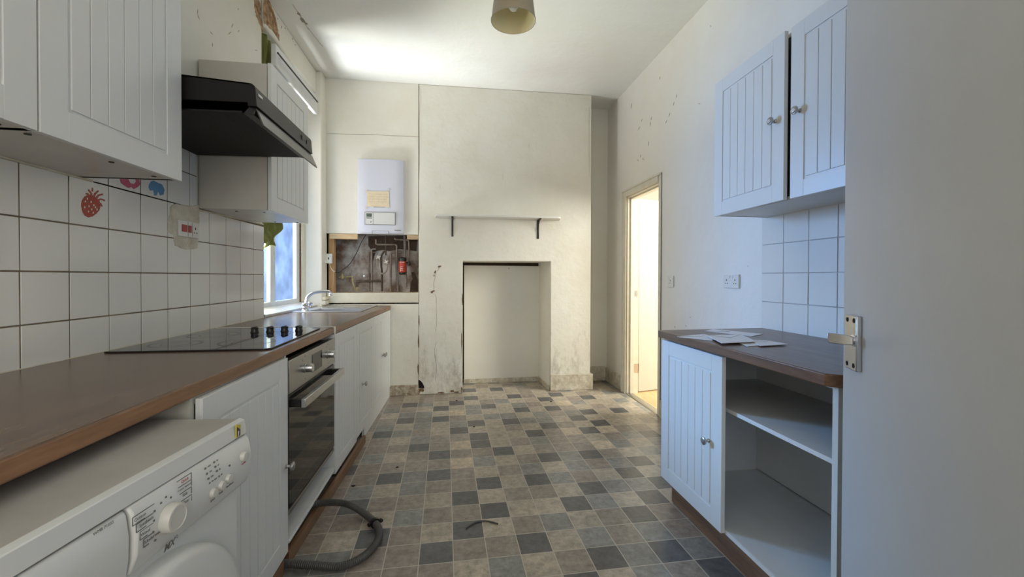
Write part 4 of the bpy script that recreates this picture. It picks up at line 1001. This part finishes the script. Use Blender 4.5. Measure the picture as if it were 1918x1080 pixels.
def bat(label, bl_, m='timber_x'):
    o = boxes('timber_batten', bl_, m, bevel=.002); tag(o, label, 'batten', 'timber battens framing the pipe recess'); return o
a = at(617, 439, Y=4.28); b = at(670, 448, Y=4.28); bat('pale timber batten across the top left of the pipe recess', [((a.x, 4.272, b.z), (b.x, 4.31, HZ1-.002))])
a = at(762, 441, Y=4.28); b = at(783, 448, Y=4.28); bat('short timber batten at the top right of the pipe recess', [((a.x, 4.29, b.z), (CX0-.003, 4.33, HZ1-.002))])
a = at(618, 449, Y=4.33); b = at(627, 546, Y=4.33); bat('upright brown timber batten at the left side of the pipe recess', [((a.x-.01, 4.312, HZ0), (b.x, 4.37, HZ1-.002))], 'timber')
def HP(X, Y, dep=4.42): return at(660+X/8.308, 430+Y/8.308, Y=dep)
def pipe(label, pts, r, m, dep=4.42, name='pipe', parts=None):
    bm = BM()
    out = []
    for p in pts: out.append(HP(p[0], p[1], p[2] if len(p) > 2 else dep))
    # round the corners a little
    P = [out[0]]
    for i in range(1, len(out)-1):
        a, b, c = out[i-1], out[i], out[i+1]; k = min(.02, (a-b).length*.4, (c-b).length*.4)
        p0 = b+(a-b).normalized()*k; p1 = b+(c-b).normalized()*k
        for t in (0, .25, .5, .75, 1): P.append((1-t)**2*p0+2*t*(1-t)*b+t*t*p1)
    P.append(out[-1]); tube(bm, P, r, 12)
    o = obj(name, bm, m); tag(o, label, 'pipe', 'pipes in the boiler recess'); return o
pipe('thick grey waste pipe running vertically behind the red filter', [(815, 80), (818, 440), (835, 890)], .0145, 'greypipe', 4.44)
pipe('copper pipe at far right looping down beside the red filter', [(660, 130), (670, 150), (880, 160), (885, 560)], .009, 'copper', 4.40)
pipe('dark pipe running level from the elbow valve to the centre riser', [(70, 930), (75, 800), (460, 797)], .0125, 'darkpipe', 4.40)
pipe('dark central riser below the U-shaped filling loop', [(460, 690), (462, 960)], .011, 'darkpipe', 4.41)
pipe('braided grey filling loop hanging in a U between two valves', [(385, 440), (385, 590), (420, 660), (465, 690), (520, 660), (545, 590), (540, 520)], .0085, 'greypipe', 4.36, 'filling_loop')
pipe('grey pipe rising left of the U-shaped filling loop', [(365, 300), (300, 300), (305, 960)], .009, 'greypipe', 4.45)
pipe('leftmost pale vertical pipe in the recess', [(370, 350), (255, 350), (260, 965)], .008, 'copper', 4.47)
pipe('brown pipe crossing under the boiler with a right-hand drop', [(365, 150), (365, 230), (690, 230), (690, 420)], .009, 'copper', 4.38)
pipe('stepped pipe dropping to the recess floor left of the filter', [(780, 350), (600, 350), (595, 965)], .010, 'copper', 4.42)
pipe('tall rusty pipe directly left of the red filter body', [(685, 380), (690, 640), (710, 960)], .012, 'greypipe', 4.47)
pipe('bent dark pipe running diagonally above the filling loop', [(500, 330), (450, 400), (450, 560), (465, 700)], .010, 'darkpipe', 4.40)
pipe('short dark vertical pipe between boiler and right loop valve', [(520, 90), (520, 400)], .008, 'darkpipe', 4.39)
for i, (X, Y, lb) in enumerate(((405, 430, 'left white wheel valve of the filling loop'), (527, 500, 'right white wheel valve of the filling loop'))):
    p = HP(X, Y, 4.345); bm = BM()
    for k in range(4):
        a = k*PI/2+.5; tube(bm, [p, p+Vector((math.cos(a)*.022, 0, math.sin(a)*.022))], .0055, 8)
    lathe(bm, [(0, -.006), (.010, -.006), (.010, .006), (0, .006)], p, (0, -1, 0), 12); o = obj('valve', bm, 'white'); tag(o, lb, 'valve', 'wheel valves of the filling loop')
v0 = Vector(at(641, 518, Y=4.40)); bm = BM(); lathe(bm, [(0, -.02), (.014, -.02), (.018, 0), (.012, .018), (.006, .03), (0, .03)], v0, (0, 0, 1), 14)
tube(bm, [at(634, 519, Y=4.40), at(641, 519, Y=4.40), at(658, 518, Y=4.40)], .008, 10); tube(bm, [at(660, 516, Y=4.40), at(661, 530, Y=4.40), at(666, 543, Y=4.40)], .012, 10)
lathe(bm, [(0, -.02), (.016, -.02), (.018, 0), (.016, .02), (0, .02)], at(669, 541, Y=4.40), (0, 0, 1), 14)
o = obj('gas_valve', bm, 'brass'); tag(o, 'tarnished yellow-green gas valve at the lower left of the recess', 'valve')
bm = BM(); lathe(bm, [(0, 0), (.014, 0), (.014, .01), (.008, .012), (.008, .03), (0, .03)], at(683, 517, Y=4.47), (0, -1, 0), 14); o = obj('pipe_stub', bm, 'alu'); tag(o, 'small capped pipe stub on the recess back wall', 'pipe')
fp = HP(782, 690, 4.375)
fi = thing('magnetic_filter', 'red and black cylindrical system filter hanging below the boiler', 'filter', fp)
ft = HP(782, 440, 4.375); hh = ft.z-fp.z
bm = BM(); lathe(bm, [(0, -.006), (.026, -.006), (.034, 0), (.036, .012), (.036, hh-.03), (.040, hh-.028), (.040, hh-.002), (.030, hh+.004), (.010, hh+.010), (0, hh+.010)], fp, (0, 0, 1), 28); obj('body', bm, 'black', fi)
bm = BM(); lathe(bm, [(.0368, .018), (.0372, .02), (.0372, hh-.036), (.0368, hh-.034)], fp, (0, 0, 1), 28); lb = obj('label_band', bm, 'redfilter', fi)
bm = BM(); text_bm(bm, 'TF1', .034, Matrix.Translation((fp.x-.004, fp.y-.0385, fp.z+.056)) @ Matrix.Rotation(PI/2, 4, 'X') @ Matrix.Rotation(PI/2, 4, 'Z'), bold=.001)
text_bm(bm, 'FERNOX', .012, Matrix.Translation((fp.x, fp.y-.0385, fp.z+hh-.046)) @ Matrix.Rotation(PI/2, 4, 'X'), bold=.0004); obj('label_lettering', bm, 'white', lb)
bm = BM(); pv = HP(880, 530, 4.375); lathe(bm, [(0, -.02), (.016, -.02), (.018, 0), (.014, .025), (0, .025)], pv, (0, 0, 1), 14); tube(bm, [pv+Vector((0, 0, .01)), Vector((fp.x, pv.y, pv.z+.01))], .010, 10); obj('side_valve', bm, 'black', fi)

# ------------------------------------------------------------------ shelf over the fireplace
sh = thing('wall_shelf', 'narrow white shelf on two black brackets over the fireplace', 'shelf', (.43, 4.2, 1.79))
bm = BM(); prism(bm, [(-.200, YB-.002), (-.187, YB-.15), (1.02, YB-.15), (1.055, YB-.135), (1.078, YB-.002)], 2, 1.775, 1.793)
obj('board', bm, 'white', sh, .002)
for x, l in ((-.028, .185), (.850, .195)):
    bm = BM(); box(bm, (x-.010, YB-.006, 1.775-l), (x+.010, YB, 1.774)); box(bm, (x-.010, YB-.135, 1.768), (x+.010, YB, 1.774))
    tube(bm, smooth_path([(x, YB-.115, 1.766), (x, YB-.06, 1.745), (x, YB-.02, 1.70), (x, YB-.006, 1.64)], 5), .005, 8)
    obj('bracket', bm, 'black', sh)

# ------------------------------------------------------------------ pendant lamp
lc = Vector((.302, 2.20, 2.53))
lp = thing('pendant_lamp', 'beige drum lampshade hanging on a flex from the ceiling', 'lamp', (lc.x, lc.y, ZC))
bm = BM(); lathe(bm, [(.1165, 0), (.094, .19), (.0925, .19), (.115, 0), (.1165, 0)], lc, (0, 0, 1), 64)
for f in bm.faces:
    c = f.calc_center_median(); f.normal_update()
bm2 = bm; o = obj('lamp_shade', bm2, ['shade', 'shade_in'], lp)
for p in o.data.polygons:
    c = p.center; rad = Vector((c.x-lc.x, c.y-lc.y, 0))
    p.material_index = 1 if math.hypot(rad.x, rad.y) < .1157-(c.z-lc.z)*.1184 else 0
bm = BM(); lathe(bm, [(.1155, -.001), (.1185, -.001), (.1185, .005), (.1155, .005), (.1155, -.001)], lc, (0, 0, 1), 64); obj('rim', bm, 'shade', lp)
bm = BM(); lathe(bm, [(0, 0), (.016, .003), (.027, .016), (.030, .032), (.026, .05), (.016, .068), (.013, .08), (0, .08)], lc+Vector((.0, 0, .055)), (0, 0, 1), 24); obj('bulb', bm, 'bulb', lp)
bm = BM(); lathe(bm, [(0, 0), (.017, 0), (.019, .05), (.010, .07), (0, .07)], lc+Vector((0, 0, .13)), (0, 0, 1), 20); tube(bm, [lc+Vector((0, 0, .19)), Vector((lc.x, lc.y, ZC-.02))], .003, 8)
for k in range(3):
    a = k*2*PI/3; tube(bm, [lc+Vector((0, 0, .165)), lc+Vector((.093*math.cos(a), .093*math.sin(a), .185))], .0014, 6)
obj('lamp_holder', bm, 'white', lp)
bm = BM(); lathe(bm, [(0, 0), (.045, 0), (.042, -.018), (.015, -.026), (0, -.026)], (lc.x, lc.y, ZC), (0, 0, 1), 28); obj('ceiling_rose', bm, 'white', lp)

# ------------------------------------------------------------------ right base cabinet and worktop
rc = cab_thing('white base cabinet on the right, one grooved door and one open shelved bay', (1.4, 1.6, 0), group=None)
XF_, XK = 1.118, 1.655
bm = BM()
for q in (((XF_, 1.086, .0), (XR-.012, 1.104, .858)), ((XF_, 2.092, .115), (XR-.012, 2.110, .858)), ((XF_+.004, 1.104, .115), (XK, 2.092, .131)), ((XF_+.004, 1.104, .850), (XF_+.06, 2.092, .858)), ((XK-.012, 1.104, .137), (XK-.004, 2.092, .858))): box(bm, *q)
obj('carcass', bm, 'carcass', rc, .0008)
bm = BM(); box(bm, (XF_-.002, 1.0855, .0), (XF_+.001, 1.1045, .858)); box(bm, (XF_-.002, 1.104, .114), (XF_+.005, 2.092, .1315)); box(bm, (XF_, 1.104, .853), (XF_+.004, 1.60, .862)); obj('edging', bm, 'cab', rc)
boxes('shelf', [((XF_+.025, 1.105, .612), (XK-.013, 2.091, .628))], 'carcass', rc, .0008)
cab_door(rc, .512, .735, RZ((1.098, 2.112, .116), -90), planks=6, knob=(.425, .355), fr=.072)
bm = BM(); box(bm, (1.138, 1.106, 0), (1.154, 2.07, .112)); box(bm, (1.154, 2.055, 0), (1.705, 2.07, .112)); o = obj('plinth', bm, 'plinth', bevel=.001); tag(o, 'dark brown plinth under the right-hand base cabinet', 'plinth')
rw = slab('worktop', [(XR-.012, 2.150), (XR-.012, 1.0), (1.20, 1.0), (1.155, 1.035), (1.077, 1.092), (1.077, 2.113)], .862, .9, 'wood_r', 'woodedge_r', .004)
tag(rw, 'brown wood-effect worktop on the right-hand cabinet with clipped near corner', 'worktop')

# envelopes on the right worktop
def env(label, pts, z, tilt=0, fold=None):
    bm = BM(); P = [at(u, v, Z=.9005+z) for u, v in pts]
    A = [bm.verts.new(p) for p in P]
    for i, a in enumerate(A): a.co.z = .9008+z+tilt*(i in (1, 2))
    B = [bm.verts.new(a.co+Vector((0, 0, .0022))) for a in A]; n = len(A)
    bm.faces.new(A[::-1]); bm.faces.new(B)
    for i in range(n): bm.faces.new((A[i], A[(i+1) % n], B[(i+1) % n], B[i]))
    p0, p1, p2, p3 = B[0].co, B[1].co, B[2].co, B[3].co
    o = obj('envelope', bm, 'paper'); tag(o, label, 'envelope', 'envelopes on the right worktop')
    mid = (p0+p1+p2+p3)/4
    bm = BM(); up = Vector((0, 0, .0008)); tube(bm, [p0+up, mid+(p0+p1-p2-p3)*.02+up, p1+up], .0006, 4); obj('flap_line', bm, 'scuff', o)
    return o
env('lone white envelope lying behind the pile on the right worktop', [(1320, 620), (1337, 616.5), (1429, 626), (1408, 630)], 0)
env('leftmost white envelope fanning from the pile on the right worktop', [(1268, 631), (1318, 626), (1345, 631), (1334, 638)], 0)
env('lower white envelope poking out front of the pile', [(1385, 643), (1412, 641), (1424, 647), (1400, 649)], .0)
env('white envelope at the near right end of the pile', [(1402, 636), (1440, 638.5), (1477, 645), (1424, 648)], .0035)
env('large white envelope lying on top of the pile', [(1322, 628), (1388, 627), (1418, 640), (1352, 643)], .007)

# right wall cabinet with its two doors
ru = thing('wall_cabinet', 'pale two-door wall cabinet high on the right wall', 'cabinet', (1.57, 1.6, 1.515))
bm = BM()
for q in (((1.425, 1.09, 1.517), (XR-.001, 2.12, 1.533)), ((1.425, 1.09, 2.215), (XR-.001, 2.12, 2.232)), ((1.425, 2.104, 1.517), (XR-.001, 2.12, 2.232)), ((1.425, 1.09, 1.517), (XR-.001, 1.106, 2.232)), ((1.425, 1.595, 1.52), (1.45, 1.612, 2.23)), ((XR-.02, 1.1, 1.53), (XR-.012, 2.11, 2.22))): box(bm, *q)
obj('carcass', bm, 'under', ru, .0008)
cab_door(ru, .502, .718, RZ((1.402, 2.122, 1.515), -91.5), planks=6, knob=(.452, .352), fr=.068)
cab_door(ru, .500, .718, RZ((1.400, 1.598, 1.515), -90), planks=6, knob=(.048, .352), fr=.068)

# ------------------------------------------------------------------ open kitchen door in the foreground
d2 = bpy.data.objects.new('door_2', None); C.objects.link(d2); d2['kind'] = 'structure'
ang = math.radians(26); fe = Vector((1.041, 1.0, 0))
dirv = Vector((-math.sin(ang), -math.cos(ang), 0))     # from the free edge towards the hinge
hinge = fe + dirv*.78; d2.location = hinge
# local: x from free edge to hinge, -y out of the visible face (to the left of the picture)
rot = math.atan2(dirv.y, dirv.x)
DXF = Matrix.Translation(fe) @ Matrix.Rotation(rot, 4, 'Z') @ Matrix.Rotation(0, 4, 'X')
nout = DXF.to_3x3() @ Vector((0, -1, 0))
if nout.x > 0: SG = -1
else: SG = 1
def DB(bm, a, b, mi=0): box(bm, (a[0], -SG*a[1], a[2]), (b[0], -SG*b[1], b[2]), mi)   # a[1] measured outwards from the face
bm = BM(); DB(bm, (0, -.036, .01), (.78, 0, 1.99)); obj('door_leaf', bm, 'doorleaf', d2, .002, xf=DXF)
dh = bpy.data.objects.new('door_handle', None); C.objects.link(dh); dh.parent = d2; dh.location = (0, 0, 0)
zc_ = 1.017
bm = BM(); DB(bm, (.040, 0, zc_-.069), (.106, .012, zc_+.069)); obj('backplate', bm, 'alu', dh, .0025, xf=DXF)
bm = BM()
for x in (.056, .092):
    for z in (zc_-.056, zc_+.057): lathe(bm, [(0, 0), (.006, 0), (.006, .0008), (0, .0008)], (x, -SG*.012, z), (0, -SG, 0), 14)
split(obj('screw', bm, 'hole', dh, xf=DXF))
bm = BM(); lathe(bm, [(.015, 0), (.015, .004), (.010, .006), (.010, .014), (0, .014)], (.098, -SG*.012, zc_+.008), (0, -SG, 0), 20)
obj('spindle_collar', bm, 'chrome', dh, xf=DXF)
bm = BM()
secs = [((.108, .018), .0095, .006), ((.106, .026), .0115, .006), ((.097, .042), .0125, .0042), ((.086, .062), .0125, .0035), ((.084, .065), .011, .003)]
rg = []
for i, ((x, o_), hh_, tt_) in enumerate(secs):
    d_ = Vector((-.022, .042)).normalized(); p_ = Vector((d_.y, -d_.x))*tt_; zc2 = zc_+.008+.004*i/4
    rg.append([bm.verts.new((x+k*p_.x, -SG*(o_+k*p_.y), zc2+t_*hh_)) for k, t_ in ((-1, -1), (1, -1), (1, 1), (-1, 1))])
for a, b in zip(rg, rg[1:]):
    for k in range(4): bm.faces.new((a[k], a[(k+1) % 4], b[(k+1) % 4], b[k]))
bm.faces.new(rg[0][::-1]); bm.faces.new(rg[-1]); obj('lever', bm, 'alu', dh, .002, xf=DXF)

# ------------------------------------------------------------------ litter on the floor
bm = BM(); P = smooth_path([(.053, 1.963, .004), (.10, 2.004, .004), (.15, 2.008, .004), (.205, 1.977, .004)], 8); tube(bm, P, .0035, 6)
o = obj('wire_scrap', bm, 'hose'); tag(o, 'short curved black wire scrap lying in the middle of the floor', 'wire')
rn = random.Random(9)
for u, v, lb in ((888, 799, 'dark crumb on a pale flag in the middle of the floor'), (744, 875, 'dark speck of debris on the floor near the oven'), (661, 910, 'dark crumb beside the brown plinth'), (855, 706+44, 'tiny dark chip near the chimney breast'), (1032, 752, 'dark flake on the floor in front of the fireplace')):
    p = at(u, v, Z=0); bm = BM(); prism(bm, rough_outline(p.x, p.y, .010, .007, 9, .4, u), 2, .0002, .004); o = obj('crumb', bm, 'hole', bevel=.0008); tag(o, lb, 'debris', 'crumbs on the floor')
